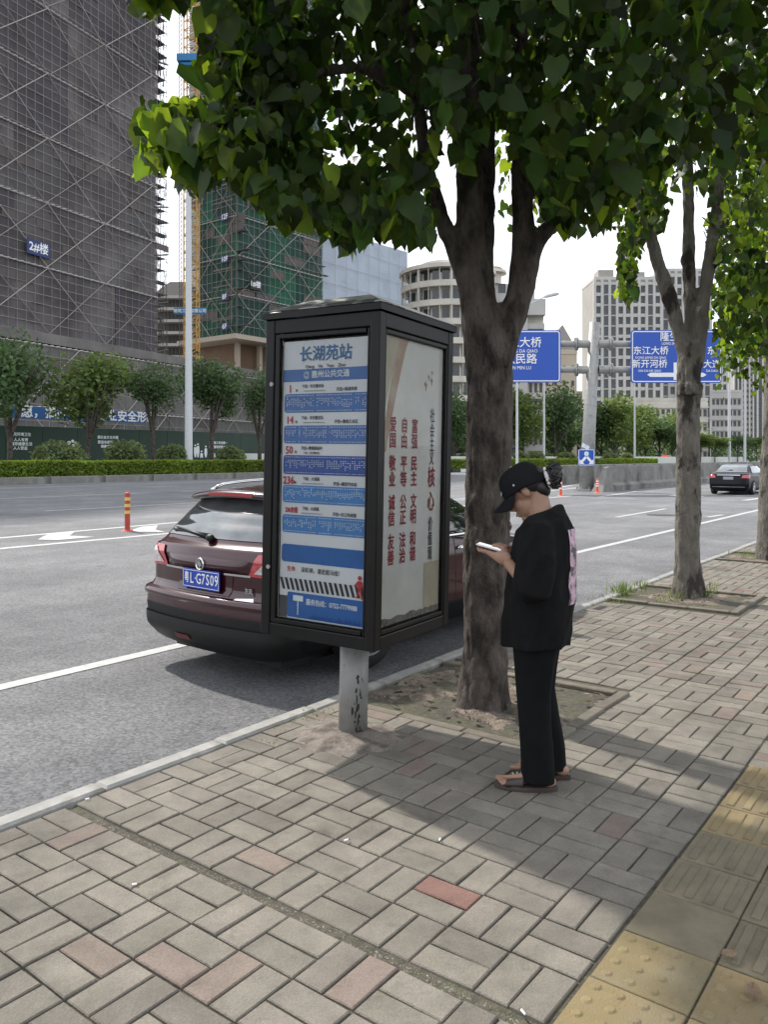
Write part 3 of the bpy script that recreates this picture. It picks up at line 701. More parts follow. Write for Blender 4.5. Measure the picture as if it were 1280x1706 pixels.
M_navy = mat('board_navy', (.02, .035, .14), .6)
signboard(t1, I4, -23.2, 28.8, 3.7, 1.9, '2#楼', 1.5, M_navy)
# podium under the left tower
M_pod = mat('netting_grey', (.13, .125, .115), .9, var=.2, vscale=.12, col2=(.17, .16, .15), c2s=.05, alpha=.97)
pd = thing('building_podium', 'grey netted podium below the dark tower, behind the median trees', 'building', (-36.9, 125, 0), rz=aL)
netted(pd, I4, -62, 32, 0, 16.4, 2.1, 8.0, M_pod, bays=8, seed=9, yo=-3.2, slab=False)
q = MB(); q.box((-15, 4, 7.9), (94, 13.6, 15.8)); q.build('podium_block', M_bslab, pd)
q = MB(); q.box((-15, -1.3, 17.05), (94, 3.4, 1.3)); q.build('parapet', M_bslab, pd)
# green tower
g1 = thing('scaffolded_tower', 'unfinished tower wrapped in green netting with white floor numbers', 'building', (-27.8, 150, 0), rz=TH)
Lf = Matrix.Rotation(-pi/2, 4, 'Z')
netted(g1, I4, -1.2, 22.8, 24.6, 100, 1.75, 7.4, (M_netg, M_netg, M_netg2, M_netg3), bays=7.4, seed=21, dep=7)
netted(g1, Matrix.Translation((0, 0, 0)) @ Lf, -12.5, 1.2, 24.6, 100, 1.75, 7.4, (M_netg, M_netg, M_netg2, M_netg3), bays=6.2, seed=22, slab=False)
q = MB(); q.box((10.5, 6.0, 24.1), (26.5, 17, .9)); q.build('podium_slab', mat('slab_cream', (.42, .36, .29), .8), g1)
q = MB(); q.box((12, 8.5, 12), (20, 11, 23.2)); q.build('lower_wall', mat('brown_wall', (.20, .125, .08), .8, var=.15, vscale=.2), g1)
for x in (1.2, 7, 13, 19): 
    q = MB(); q.box((x, 1.3, 12), (.8, .8, 23.2)); q.build('column', MATS['slab_cream'], g1)
for k, (z, s) in enumerate(((24+2.3, '6F'), (31.9, '8F'), (39, '10F'), (47, '12F'))):
    for nm, Mx, x in (('a', Lf, -1.6),): signboard(g1, Mx, x, z, 2.0, 1.3, s, 1.3, M_navy)
signboard(g1, I4, 3.0, 34.6, 2.6, 2.0, '1#楼', 1.35, mat('board_black', (.01, .012, .015), .6))
# pale wrapped tower
wt = thing('wrapped_tower', 'building shrouded in pale blue-grey sheeting behind the bus stop', 'building', (-14.4, 172, 0), rz=TH)
q = MB()
def wp(s, t): return Vector((32.3*s, -.3*noise.noise(Vector((s*9, t*14, 2)))-.9, (51.5+1.2*s)*t))
q.grid(wp, 40, 60); q.build('sheeting', M_netw, wt, smooth=True)
q = MB(); q.box((16.1, 9, 25.5), (31.8, 18, 51)); q.build('core', M_netw, wt)
q = MB()
for k in range(9): q.bar((k*4+.1, -1.4, 0), (k*4+.1, -1.4, 51.6), .05, 4)
for k in range(12): q.bar((0, -1.4, k*4.4), (32, -1.4, k*4.4), .04, 4)
q.build('scaffold_tubes', M_galv, wt, kind='stuff')
# distant block with bare slabs behind the crane
db = thing('unfinished_block', 'distant bare concrete floors visible between the dark tower and the crane', 'building', tuple(px(297, 762, 230))); db.location.z = 0
q = MB(); q.box((0, 8, 24), (13, 14, 48)); q.build('core', M_concd, db)
for k in range(14):
    q = MB(); q.box((.3*(k % 2), 0, 3+k*3.45), (15-.5*(k % 3), 4, .8)); q.build('floor_slab', mat('slab_pale', (.36, .34, .31), .9), db)
q = MB()
for k in range(12): q.box((-6+k*1.1, -1.2, 24), (.14, .14, 48))
q.add([(-7.5, -2, 48), (7.5, -2, 48), (3, 2, 53), (-3, 2, 53)], [(0, 1, 2, 3)])
q.build('mullions', M_pole2, db, kind='stuff')
# crane mast
M_crane = mat('crane_yellow', (.46, .25, .04), .6, var=.15, vscale=.5)
cm = thing('tower_crane', 'yellow lattice crane mast with blue platform between the two scaffolded towers', 'crane', (px(319, 762, 140).x, 140, 0))
hw = 1.1; q = MB()
for sx in (-1, 1):
    for sy in (-1, 1): q.bar((sx*hw, sy*hw, 0), (sx*hw, sy*hw, 96), .13, 4)
q.build('mast_chords', M_crane, cm)
q = MB(); z = 0; k = 0
while z < 96:
    for sy in (-1, 1):
        q.bar((-hw, sy*hw, z), (hw, sy*hw, z), .07, 4); q.bar((-hw*(1 if k % 2 else -1), sy*hw, z), (hw*(1 if k % 2 else -1), sy*hw, z+1.5), .07, 4)
        q.bar((sy*hw, -hw, z), (sy*hw, hw, z+1.5), .07, 4)
    z += 1.5; k += 1
q.build('mast_lattice', M_crane, cm, kind='stuff')
q = MB()
for sx in (-1.9, -1.5): q.bar((sx, -1, 0), (sx, -1, 96), .06, 4)
z = 0
while z < 96: q.bar((-1.9, -1, z), (-1.5, -1, z+.8), .04, 3); z += .8
q.build('ladder', M_pole2, cm, kind='stuff')
q = MB(); zc = 1.6+(762-103)*140/1320; q.box((0, 0, zc), (4.4, 3.6, 1.2)); q.box((0, 0, zc-1), (3.4, 3, .5)); q.build('climbing_platform', mat('platform_blue', (.03, .19, .42), .6), cm)
q = MB(); zc = 1.6+(762-518)*138/1320; q.box((.2, -1.9, zc), (5.6, .15, 1.15)); q.build('sign_board', MATS['platform_blue'], cm)
text('建筑工程有限公司', .72, M_signw, cm, (.2, -2.0, zc), (1, 0, 0), (0, 0, 1), bold=.02)

M_cream = mat('cream_render', (.60, .56, .49), .85, var=.08, vscale=.2, col2=(.50, .46, .40), c2s=.12)
M_bw = mat('facade_white', (.48, .465, .44), .85, var=.06, vscale=.2)
M_bwall = mat('facade_grey', (.31, .29, .26), .85, var=.08, vscale=.2)
M_beige = mat('facade_beige', (.50, .43, .33), .85, var=.06, vscale=.2)
M_frame = mat('window_frame_dark', (.10, .10, .10), .6)
def win_mesh(w, h, name='window'):
    q = MB(); t = .12
    q.box((0, -.03, h/2-t/2), (w, .1, t)); q.box((0, -.03, -h/2+t/2), (w, .1, t)); q.box((-w/2+t/2, -.03, 0), (t, .1, h-2*t)); q.box((w/2-t/2, -.03, 0), (t, .1, h-2*t)); q.box((0, -.04, 0), (t*.7, .08, h-2*t))
    q.quad((-w/2+t, .02, -h/2+t), (w/2-t, .02, -h/2+t), (w/2-t, .02, h/2-t), (-w/2+t, .02, h/2-t), 1)
    return q.mesh(name, [M_frame, M_glassd])
# round balcony building
YB = 140; cx = (752-640)/1320*YB
rb = thing('round_apartment_block', 'cream apartment block with curved stacked balconies behind the nearest trunk', 'building', (cx, YB+8, 0))
q = MB(); q.bar((0, 0, 0), (0, 0, 34.6), 7.3, 28); q.build('wall', M_cream, rb)
for k in range(10):
    z = 1.2+k*3.4; q = MB(); n = 28
    ring = []
    for r, zz_ in ((8.6, z), (8.75, z+.1), (8.75, z+1.15), (8.55, z+1.15), (8.55, z+.2), (7.3, z+.2)): ring.append([(r*cos(2*pi*t/n), r*sin(2*pi*t/n), zz_) for t in range(n)])
    q.rings(ring, cap=False); q.build('balcony', M_cream, rb)
    q = MB()
    for t in range(-13, 0): a = t*pi/13; q.box((7.36*cos(a), 7.36*sin(a), z+2.2), (1.25, .12, 1.9), rz=a+pi/2)
    q.build('window_band', M_glassd, rb)
    q = MB()
    for t in range(-13, 1): a = (t-.5)*pi/13; q.bar((8.6*cos(a), 8.6*sin(a), z+1.1), (8.6*cos(a), 8.6*sin(a), z+3.4), .08 if t % 3 else .22, 4)
    q.build('balcony_posts', M_cream if k % 2 else M_bw, rb)
q = MB(); q.bar((0, 0, 35.2), (0, 0, 35.9), 9.0, 28); q.bar((0, 0, 35.9), (0, 0, 37.3), 6.5, 24, r1=5.2); q.build('roof', M_cream, rb)
q = MB(); q.box((10.5, 5, 17), (9, 10, 34)); q.build('wing_wall', M_bw, rb)
q = MB(); q.bar((8.2, 1, 34), (8.2, 1, 37.0), 2.0, 20); q.bar((8.2, 1, 36.0), (8.2, 1, 36.5), 3.0, 20, r1=2.9); q.bar((8.2, 1, 37), (8.2, 1, 38.3), 2.2, 20, r1=.2); q.build('roof_turret', M_cream, rb)
wm = win_mesh(1.3, 1.7)
for k in range(10):
    for j in range(3): link('window', wm, rb, (7.6+j*2.6, -.04, 2.6+k*3.4))
# stepped block right of the trunk
def block(name, label, x0, x1, ytop, Y, depth, m, nx, nz_, wfr=.55, hfr=.55, group=None, roof=None, rz=0, piers=0, bal=False, z0=0, slabm=None, pierd=.5, wtint=None):
    Xa, Xb = (x0-640)/1320*Y, (x1-640)/1320*Y; H_ = 1.6-(ytop-762)/1320*Y; w = Xb-Xa
    root = thing(name, label, 'building', (Xa, Y, 0), rz=rz); 
    if rz: w = w/cos(rz)/(1.0)
    q = MB(); q.box((w/2, depth/2+.05, H_/2), (w, depth, H_)); q.build('wall', m, root)
    cw, ch = w/nx, (H_-1.5-z0)/nz_
    wm_ = win_mesh(cw*wfr, ch*hfr); wt_ = win_mesh(cw*min(.8, wfr*1.3), ch*.86); rb_2 = random.Random(nx*31+int(x0))
    tall = [piers and nz_ > 12 and rb_2.random() < .38 for _ in range(nx)]
    q_ = 0
    for j in range(nz_):
        for i in range(nx):
            if q_ >= 300: break
            link('window', wt_ if tall[i] else wm_, root, (cw*(i+.5), -.02 if not tall[i] else -.86*pierd, H_-1.5-ch*(j+.5))); q_ += 1
    if piers:
        for i in range(nx+1):
            if i % piers: continue
            q = MB(); q.box((cw*i, -pierd/2, (H_+z0)/2), (cw*(1-wfr)*.75, pierd, H_-z0)); q.build('pier', slabm or m, root)
    if bal:
        for j in range(nz_+1):
            q = MB(); q.box((w/2, -pierd*.4, H_-1.5-ch*j+.05), (w+.02, pierd*.78, ch*(1-hfr)*.7)); q.build('floor_band', slabm or m, root)
    q = MB(); q.box((w/2, depth/2, H_+.5), (w*1.01, depth*1.01, 1.0)); q.build('parapet', slabm or m, root)
    return root, w, H_
blk, w, H_ = block('apartment_block', 'terraced pale block with plants on its steps, seen just right of the nearest trunk', 872, 906, 532, 150, 12, M_cream, 4, 8, bal=True, pierd=1.4, slabm=M_bw)
q = MB(); q.box((1.9, 1, H_+2), (4, 6, 3)); q.box((.8, 1, H_+4), (2.2, 5, 3)); q.build('roof_step', M_bw, blk)
blk, w, H_ = block('apartment_block', 'beige gabled block below the gap between road sign and gantry pole', 905, 962, 590, 175, 14, M_beige, 4, 7, wfr=.3, hfr=.35)
q = MB(); q.add([(0, 0, H_+1), (w, 0, H_+1), (w/2+.6, 0, H_+6.5), (0, 14, H_+1), (w, 14, H_+1), (w/2+.6, 14, H_+6.5)], [(0, 1, 2), (3, 5, 4), (0, 2, 5, 3), (1, 4, 5, 2)]); q.build('gable_roof', M_bwall, blk)
# tall residential towers
blk, w, H_ = block('residential_tower', 'tall grey residential tower with a tight grid of windows behind the gantry pole', 991, 1102, 466, 260, 16, M_bwall, 9, 17, .52, .55, piers=1, bal=True, slabm=M_bw, pierd=.7)
q = MB(); q.box((w*.2, 5, H_+2.2), (5, 6, 3)); q.box((w*.65, 5, H_+1.8), (6, 6, 2.4)); q.build('roof_house', M_bwall, blk)
block('residential_tower', 'second grid-fronted residential tower standing behind the forked pale trunk', 1103, 1184, 452, 275, 16, M_bwall, 7, 17, .52, .55, piers=1, bal=True, slabm=M_bw, pierd=.7)
block('residential_tower', 'narrow residential tower stepping down beneath the right blue road sign', 1160, 1212, 560, 320, 16, M_bwall, 6, 14, .5, .55, piers=1, bal=True, slabm=M_bw)
block('residential_tower', 'slender distant residential tower above the black sedan', 1224, 1262, 596, 420, 16, M_bwall, 6, 18, .5, .5, piers=1, slabm=M_bw)
block('residential_tower', 'slender distant residential tower at the right picture edge', 1263, 1330, 575, 450, 16, M_bwall, 8, 20, .5, .5, piers=1, slabm=M_bw)
block('low_apartment_block', 'low white apartment block between the pale trunk and the slender towers', 1186, 1236, 654, 300, 14, M_bw, 7, 6, .6, .5, bal=True)
block('low_apartment_block', 'small distant block behind the gantry pole foot, left of the grid-fronted tower', 962, 990, 656, 300, 12, M_bwall, 4, 8, .5, .5)
block('low_podium', 'low cream podium under the grid-fronted towers behind the treetops', 1040, 1180, 668, 250, 10, M_cream, 16, 4, .6, .5, bal=True)

# ------------------------------------------------------------------ trees on and beyond the median
def crown_mesh(seed, m, n=3600, s=.17, blobs=9, rx=3.2, rz=2.9):
    rr = random.Random(seed); q = MB(); bl = []
    for k in range(blobs):
        a = rr.random()*6.28; r = rx*.55*sqrt(rr.random()); z = rr.uniform(-.55, .6)*rz
        bl.append((Vector((r*cos(a), r*sin(a), z)), rr.uniform(.38, .62)*rx*(1-.3*abs(z)/rz)))
    for k in range(n):
        c, r = rr.choice(bl); d = Vector((rr.gauss(0, 1), rr.gauss(0, 1), rr.gauss(0, 1))).normalized()
        f = rr.random()**.35*1.06; p = c+d*r*f*(1+.35*noise.noise(d*2.2+c)); leafq(q, p, s*rr.uniform(.6, 1.4), rr)
    return q.mesh('crown', m)
CM = [crown_mesh(1, M_leafb), crown_mesh(2, M_leafd), crown_mesh(3, M_leafb, 3000), crown_mesh(4, M_leafd, 2600), crown_mesh(5, M_leafb, 1900, blobs=7)]
def far_tree(x, vv, ztop, zbot, wpx, variant, label, group='trees along the far side of the road', multi=False, p=None):
    p = p or onv(x, vv); root = thing('street_tree', label, 'tree', (p.x, p.y, 0), group=group)
    w = wpx/1320*p.y/2*1.22; h = (ztop-zbot)/2
    link('crown', CM[variant], root, (0, 0, (ztop+zbot)/2), (0, 0, R.random()*6)).scale = (w/3.0, w/3.0, h/2.7)
    q = MB(); rr = random.Random(int(x)); r = .16*ztop/9
    q.tube([(0, 0, 0), (.05, 0, zbot*.7), (0, .05, zbot), (.1, 0, zbot+h)], [r*1.2, r, r*.9, r*.4], 8)
    for k in range(6 if multi else 4):
        a = rr.random()*6.28; q.tube([(0, 0, zbot*.65), (w*.25*cos(a), w*.25*sin(a), zbot+.4*h), (w*.6*cos(a), w*.6*sin(a), zbot+h*1.2)], [r*.7, r*.5, r*.2], 6)
    q.build('trunk', M_bark, root)
def zt(x, vv, y): return 1.6-(y-762)/1320*onv(x, vv).y
for x, yt, yb, w, va, lb, mu in ((15, 542, 705, 135, 1, 'big dark tree cut by the left picture edge', 0), (145, 586, 716, 138, 0, 'broad yellow-green tree in front of the blue banner', 0), (254, 608, 694, 90, 3, 'thin multi-stemmed tree with a small sparse crown', 1), (352, 590, 700, 100, 1, 'dark tree directly right of the tall white lamp post', 0), (432, 615, 712, 70, 3, 'dark tree half hidden by the left edge of the bus stop', 0)):
    far_tree(x, 58, zt(x, 58, yt), zt(x, 58, yb), w, va, lb, multi=mu)
RT = [(756, 640, 'tree seen in the narrow gap between the bus stop and the nearest trunk'), (872, 648, 'dark tree directly left of the slim lamp post under the left road sign'), (905, 655, 'tall dark tree crowned below the left blue road sign'), (925, 640, 'tallest dark tree, right of the slim lamp post'), (950, 690, 'smaller tree just left of the gantry pole'), (1003, 668, 'tree just right of the gantry pole'), (1025, 660, 'tree beneath the grid-fronted tower'), (1048, 672, 'tree left of the second slim lamp post'), (1076, 684, 'tree right of the second slim lamp post'), (1100, 688, 'light green tree under the right road sign'), (1120, 690, 'tree touching the left side of the pale trunk'), (1168, 722, 'low tree just right of the pale trunk'), (1192, 728, 'low tree left of the tall lamp post'), (1230, 722, 'low tree between the two tall lamp posts'), (1262, 728, 'low distant tree at right, above the sedan')]
for k, (x, yt, lb) in enumerate(RT):
    vv = 66+(k % 3)*2 if x < 1140 else 60; far_tree(x, vv, zt(x, vv, yt), zt(x, vv, 748), 84 if x < 1140 else 48, (1, 0, 1, 3)[k % 4] if x < 1000 else (0, 1, 2, 0)[k % 4], lb)
q = MB(); rr = random.Random(77)
for k in range(9000):
    x = rr.uniform(700, 1300); vv = rr.uniform(72, 76); p = onv(x, vv); leafq(q, (p.x, p.y, rr.uniform(.2, 9.5)*(1 if x < 1140 else .8)), .6*rr.uniform(.6, 1.4), rr)
far = link('far_tree_belt', q.mesh('far_tree_belt', M_leafd)); far['kind'] = 'stuff'; far['label'] = 'dark mass of trees behind the low white wall'
# parked vehicles glimpsed between trees beyond the wall
M_carw = mat('distant_car_white', (.6, .6, .6), .4); M_carr = mat('distant_car_red', (.5, .04, .04), .4)
def tiny_car(x, vv, m, label):
    p = onv(x, vv); root = thing('distant_car', label, 'car', (p.x, p.y, .6), rz=TH)
    q = MB(); q.rings([[(-2.2, y, .35), (2.2, y, .4), (2.25, y, .9), (1.4, y, 1.0), (.7, y*.85, 1.55), (-1.1, y*.85, 1.58), (-2.0, y, 1.0), (-2.25, y, .9)] for y in (-.85, .85)]); q.build('body', m, root)
    for a in (-1.35, 1.35):
        q = MB(); q.bar((a, -.9, .33), (a, .9, .33), .33, 12); q.build('wheel', M_black, root)
    q = MB(); q.box((-.2, -.87, 1.22), (2.2, .05, .38)); q.build('window', M_glassd, root)
tiny_car(1112, 62.2, M_carr, 'red vehicle just visible over the white wall, left of the pale trunk')
tiny_car(1150, 62.2, M_carw, 'white vehicle just visible over the white wall, behind the pale trunk')
# ------------------------------------------------------------------ bus stop sign box
pc = gp(588, 1222); BA = -radians(31.6)
bs = link('bus_stop_sign', None, None, (pc.x, pc.y, 0), (0, 0, 0)); tag(bs, 'black four-sided bus stop lightbox on a steel post, with blue route panels', 'bus stop sign')
bs.matrix_world = Matrix.Translation((pc.x, pc.y, 0)) @ Matrix.Rotation(.019, 4, 'Y') @ Matrix.Rotation(BA, 4, 'Z')
M_post = mat('post_metal', (.27, .27, .265), .5, metal=.3, var=.12, vscale=7, bump=.15, bscale=14, col2=(.07, .065, .06), c2s=9, c2lo=.63, c2hi=.68)
X0, X1, Y0, Y1, Z0, Z1 = -.380, .378, -.39, .45, .60, 2.36
q = MB(); q.bar((0, 0, -.03), (0, 0, Z0+.01), .084, 32); q.build('post', M_post, bs, smooth=False)
for f in bs.children[0].data.polygons: f.use_smooth = len(f.vertices) == 4
M_paper = mat('poster_paper', (.62, .66, .68), .35, var=.05, vscale=3, coat=.25)
M_paper2 = mat('poster_aged', (.58, .59, .54), .4, var=.08, vscale=3, col2=(.66, .66, .64), c2s=2, coat=.25)
M_inkb = mat('ink_blue', (.015, .11, .36), .35, var=.08, vscale=4, coat=.25); M_inkl = mat('ink_light_blue', (.05, .20, .48), .35, var=.06); M_inkd = mat('ink_deep_blue', (.01, .06, .30), .35, var=.06)
M_inkk = mat('ink_black', (.02, .02, .025), .5); M_inkr = mat('ink_red', (.42, .02, .025), .5); M_inkm = mat('ink_maroon', (.25, .012, .025), .5); M_inkw = mat('ink_white', (.62, .68, .72), .4); M_inkt = mat('ink_title_blue', (.015, .13, .32), .4)
M_inkg = mat('ink_grey', (.25, .27, .29), .5)
M_seal = mat('gasket', (.006, .006, .006), .6)
# rust and peeled paint on the post
q = MB(); rr = random.Random(12); c_a = atan2(-.85, .0)
def chip(a0, z0, w, h):
    n = 9; vs = []
    for k in range(n):
        t = 2*pi*k/n; r = rr.uniform(.5, 1.1); a = a0+w*cos(t)*r; z = z0+h*sin(t)*r; vs.append((.0853*cos(a), .0853*sin(a), max(.006, z)))
    q.add(vs, [tuple(range(n))])
for k in range(30): chip(-pi/2+.95+rr.gauss(0, .16)*(1.2-k/60), .02+.34*rr.random()**1.6, rr.uniform(.03, .12), rr.uniform(.008, .035))
for k in range(14): chip(rr.uniform(-2.6, .9), rr.uniform(.03, .5), rr.uniform(.01, .04), rr.uniform(.003, .010))
q.build('rust_patches', mat('rust', (.035, .026, .02), .9, var=.4, vscale=60), bs, kind='stuff')
# corner posts, rails
def fb(name, c, d, m=M_black, ch=.006):
    q = MB(); x, y, z = d; q.box((0, 0, 0), d); me = q.mesh(name, m); o = link(name, me, bs, c)
    bv = o.modifiers.new('b', 'BEVEL'); bv.width = ch; bv.segments = 2; bake(o); return o
cw = .062
for x, y in ((X0, Y0), (X1, Y0), (X0, Y1), (X1, Y1)):
    fb('corner_post', (x+(cw/2 if x < 0 else -cw/2), y+(cw/2 if y < 0 else -cw/2), (Z0+Z1)/2), (cw, cw, Z1-Z0-.002))
for z, h in ((Z0+.035, .07), (Z1-.04, .08)):
    for y in (Y0+.028, Y1-.028): fb('rail', ((X0+X1)/2, y, z), (X1-X0-2*cw+.004, .05, h))
    for x in (X0+.028, X1-.028): fb('rail', (x, (Y0+Y1)/2, z), (.05, Y1-Y0-2*cw+.004, h))
q = MB(); q.box(((X0+X1)/2, (Y0+Y1)/2, Z0+.012), (X1-X0-.02, Y1-Y0-.02, .02)); q.box(((X0+X1)/2, (Y0+Y1)/2, (Z0+Z1)/2), (X1-X0-.14, Y1-Y0-.14, Z1-Z0-.1)); q.build('inner_case', M_black, bs)
# door frames front and side (thin, with a seam)
for (a0, a1, b0, b1, side) in ((X0+.066, X1-.066, Z0+.074, Z1-.084, 'f'), (Y0+.066, Y1-.066, Z0+.074, Z1-.084, 's')):
    wfl = .032 if side == 'f' else .012; wfr_ = .012
    def pc_(c, d): 
        return (((c[0]), Y0+.020, c[1]), (d[0], .03, d[1])) if side == 'f' else ((X1-.020, c[0], c[1]), (.03, d[0], d[1]))
    for c, d in (((a0+wfl/2, (b0+b1)/2), (wfl, b1-b0)), ((a1-wfr_/2, (b0+b1)/2), (wfr_, b1-b0)), (((a0+a1)/2, b0+.012), (a1-a0-wfl-wfr_, .024)), (((a0+a1)/2, b1-.012), (a1-a0-wfl-wfr_, .024))):
        cc, dd = pc_(c, d); fb('door_frame', cc, dd, ch=.004)
# cap: dark fascia and pale sloping lid
q = MB(); q.cbox(((X0+X1)/2, (Y0+Y1)/2, Z1+.022), (X1-X0+.028, Y1-Y0+.028, .04), .006); q.build('fascia', M_black, bs)
q = MB(); e = .008; a = [(X0-e, Y0-e), (X1+e, Y0-e), (X1+e, Y1+e), (X0-e, Y1+e)]; i_ = .17; c_ = [(X0+i_, Y0+i_), (X1-i_, Y0+i_), (X1-i_, Y1-i_), (X0+i_, Y1-i_)]
q.rings([[(x, y, Z1+.043) for x, y in a], [(x, y, Z1+.047) for x, y in a], [(x, y, Z1+.125) for x, y in c_]]); q.build('lid', mat('lid_metal', (.30, .30, .28), .45, metal=.3, var=.12, vscale=8, col2=(.03, .03, .03), c2s=4, c2lo=.52, c2hi=.56), bs)
for z in (.98, 2.0):
    q = MB(); q.bar((X0+.05, Y0-.006, z), (X0+.05, Y0+.01, z), .012, 12); q.build('lock', M_galv, bs)
q = MB(); q.bar((.12, .05, Z0-.10), (.25, .14, Z0), .014, 8); q.bar((.06, .0, Z0-.02), (.28, .10, Z0-.02), .02, 8); q.build('bracket', M_galv, bs)

# front poster
fx0, fx1, fz0, fz1 = -.272, .302, .705, 2.235; yF = Y0+.030
def FT(t): return fz1-(fz1-fz0)*t
def FX(s): return fx0+(fx1-fx0)*s
q = MB(); q.box(((fx0+fx1)/2, yF+.004, (fz0+fz1)/2), (fx1-fx0, .006, fz1-fz0)); q.build('poster_front', M_paper, bs)
q = MB(); q.quad((fx0-.004, yF-.004, fz0), (fx1, yF-.004, fz0), (fx1, yF-.004, fz0+.003), (fx0-.004, yF-.004, fz0+.003)); q.quad((fx0-.008, yF-.004, fz0), (fx0-.002, yF-.004, fz0), (fx0-.002, yF-.004, fz0+.9), (fx0-.008, yF-.004, fz0+.9)); q.build('trim_strip', M_galv, bs)
def fpanel(name, s0, s1, t0, t1, m, dy=0, rl=0):
    q = MB(); zt_, zb_ = FT(t0), FT(t1); x0, x1 = FX(s0), FX(s1); y = yF-.0006-dy
    pts = []
    if rl:
        for k in range(5): a = radians(90+22.5*k); pts.append((x0+rl+rl*cos(a), y, zt_-rl+rl*sin(a)))
        for k in range(5): a = radians(180+22.5*k); pts.append((x0+rl+rl*cos(a), y, zb_+rl+rl*sin(a)))
    else: pts = [(x0, y, zt_), (x0, y, zb_)]
    pts += [(x1, y, zb_), (x1, y, zt_)]; q.add(pts, [tuple(range(len(pts)))]); return q.build(name, m, bs)
def ft(s, sx, t, size, m=M_inkk, **k): return text(s, size, m, bs, (FX(sx), yF-.0022, FT(t)), (1, 0, 0), (0, 0, 1), **k)
ft('长湖苑站', .50, .052, .088, M_inkt, bold=.0016, ls=1)
ft('Chang    Hu    Yuan    Zhan', .50, .094, .024, M_inkk, bold=.0004)
fpanel('title_band', 0, 1, .102, .146, M_inkb)
ft('惠州公共交通', .56, .124, .042, M_inkw, bold=.0012)
q = MB()
for r0, r1, a0, a1 in ((.016, .020, 30, 330), (.008, .012, 200, 500)):
    n = 20; vs = []
    for k in range(n+1):
        a = radians(a0+(a1-a0)*k/n); vs += [(FX(.285)+r0*cos(a), yF-.002, FT(.124)+r0*sin(a)), (FX(.285)+r1*cos(a), yF-.002, FT(.124)+r1*sin(a))]
    q.add(vs, [(2*k, 2*k+1, 2*k+3, 2*k+2) for k in range(n)])
q.build('operator_emblem', M_inkw, bs)
routes = [('1', '路', '下站：市交警支队', '开往▸▸梅湖市场', .155, .190, .258, M_inkb), ('14', '路', '下站：市交警支队', '开往▸▸惠南工业区', .267, .304, .369, M_inkb), ('50', '路', '开往▸▸鹅城高级中', '', .377, .411, .480, M_inkd), ('236', '路', '下站：大湖溪', '开往▸▸横沥汽车站', .488, .519, .583, M_inkl), ('236支线', '', '下站：大湖溪', '开往▸▸东江科技园', .594, .626, .691, M_inkl)]
rs_ = random.Random(3)
for num, suf, nx_, to, t0, t1, t2, mc in routes:
    tm = (t0+t1)/2
    ft(num, .09 if len(num) < 5 else .13, tm, .058 if len(num) < 5 else .034, M_inkr, bold=.0016, xs=.9 if len(num) < 4 else .72)
    if suf: ft(suf, .17, tm+.006, .016, bold=.0003)
    ft(nx_, .36, tm-.008, .021, bold=.0005, xs=.9)
    if to: ft(to, .75, tm+.006, .022, bold=.0005, xs=.9)
    else: ft('下站：市交警支队', .36, tm+.009, .014, bold=.0003)
    # small grey service-time lines: strokes only, unreadable in the photograph as well
    q = MB(); x = FX(.25)
    while x < FX(.5):
        w = rs_.uniform(.003, .007); q.quad((x, yF-.002, FT(tm+.010)), (x+w, yF-.002, FT(tm+.010)), (x+w, yF-.002, FT(tm+.010)+.006), (x, yF-.002, FT(tm+.010)+.006)); x += w+.0025
    if to: q.build('timetable_line', M_inkg, bs)
    fpanel('route_panel', .02, 1.0, t1, t2, mc, rl=.018)
    q = MB(); zt_, zb_ = FT(t1)-.010, FT(t2)+.010; nrow = 10; ncol = 36
    colh = [rs_.randint(3, 6) for _ in range(ncol)]
    for c in range(ncol):
        if c and rs_.random() < .03: continue
        x = FX(.05+.93*c/ncol)
        rr0 = rs_.uniform(.1, .25); rr1 = rr0+rs_.uniform(.35, .62)
        for r in range(nrow):
            f = r/(nrow-1)
            if not (f < .06 or f > .95 or rr0 < f < rr1): continue
            if .06 < f < .95 and rs_.random() < .18: continue
            z = zt_+(zb_-zt_)*f; w, h = rs_.uniform(.0055, .0085), .0046
            q.quad((x, yF-.0025, z-h/2), (x+w, yF-.0025, z-h/2), (x+w*rs_.uniform(.6, 1), yF-.0025, z+h/2), (x+w*.1, yF-.0025, z+h/2))
    q.build('stop_list', M_inkw, bs, kind='stuff')
fpanel('route_panel', .02, 1.0, .733, .797, M_inkb, rl=.018)
ft('生命', .14, .822, .030, M_inkr, bold=.0005); ft('没彩排，请走斑马线！', .50, .822, .030, M_inkk, bold=.0004, xs=.92)
q = MB()
for k in range(17):
    x = FX(.005+.058*k); q.quad((x, yF-.002, FT(.855)), (x+.022, yF-.002, FT(.897)), (x+.040, yF-.002, FT(.897)), (x+.018, yF-.002, FT(.855)))
q.build('zebra_stripes', M_inkk, bs)
q = MB(); hx, hz = FX(.935), FT(.828)
q.add([(hx+.0125*cos(k*pi/8), yF-.003, hz+.0125*sin(k*pi/8)) for k in range(16)], [tuple(range(16))])
def fp(pts): q.add([(hx+a*.001, yF-.003-.0003*len(q.f) % .001, hz+b_*.001) for a, b_ in pts], [tuple(range(len(pts)))])
fp([(-14, -16), (14, -16), (12, -60), (-10, -60)]); fp([(-14, -18), (-8, -22), (-22, -52), (-38, -44), (-36, -52), (-28, -52)][:4]); fp([(12, -16), (18, -24), (26, -58), (20, -60)]); fp([(-9, -58), (3, -58), (-4, -84), (-16, -108), (-24, -106), (-12, -82)]); fp([(0, -58), (12, -58), (14, -84), (22, -112), (13, -114), (6, -86)])
q.build('pedestrian_figure', M_inkr, bs)
fpanel('hotline_panel', .10, 1.0, .905, .995, M_inkb, rl=.012); fpanel('stain', 0, .10, .92, 1.0, mat('faded_dark', (.06, .065, .065), .5))
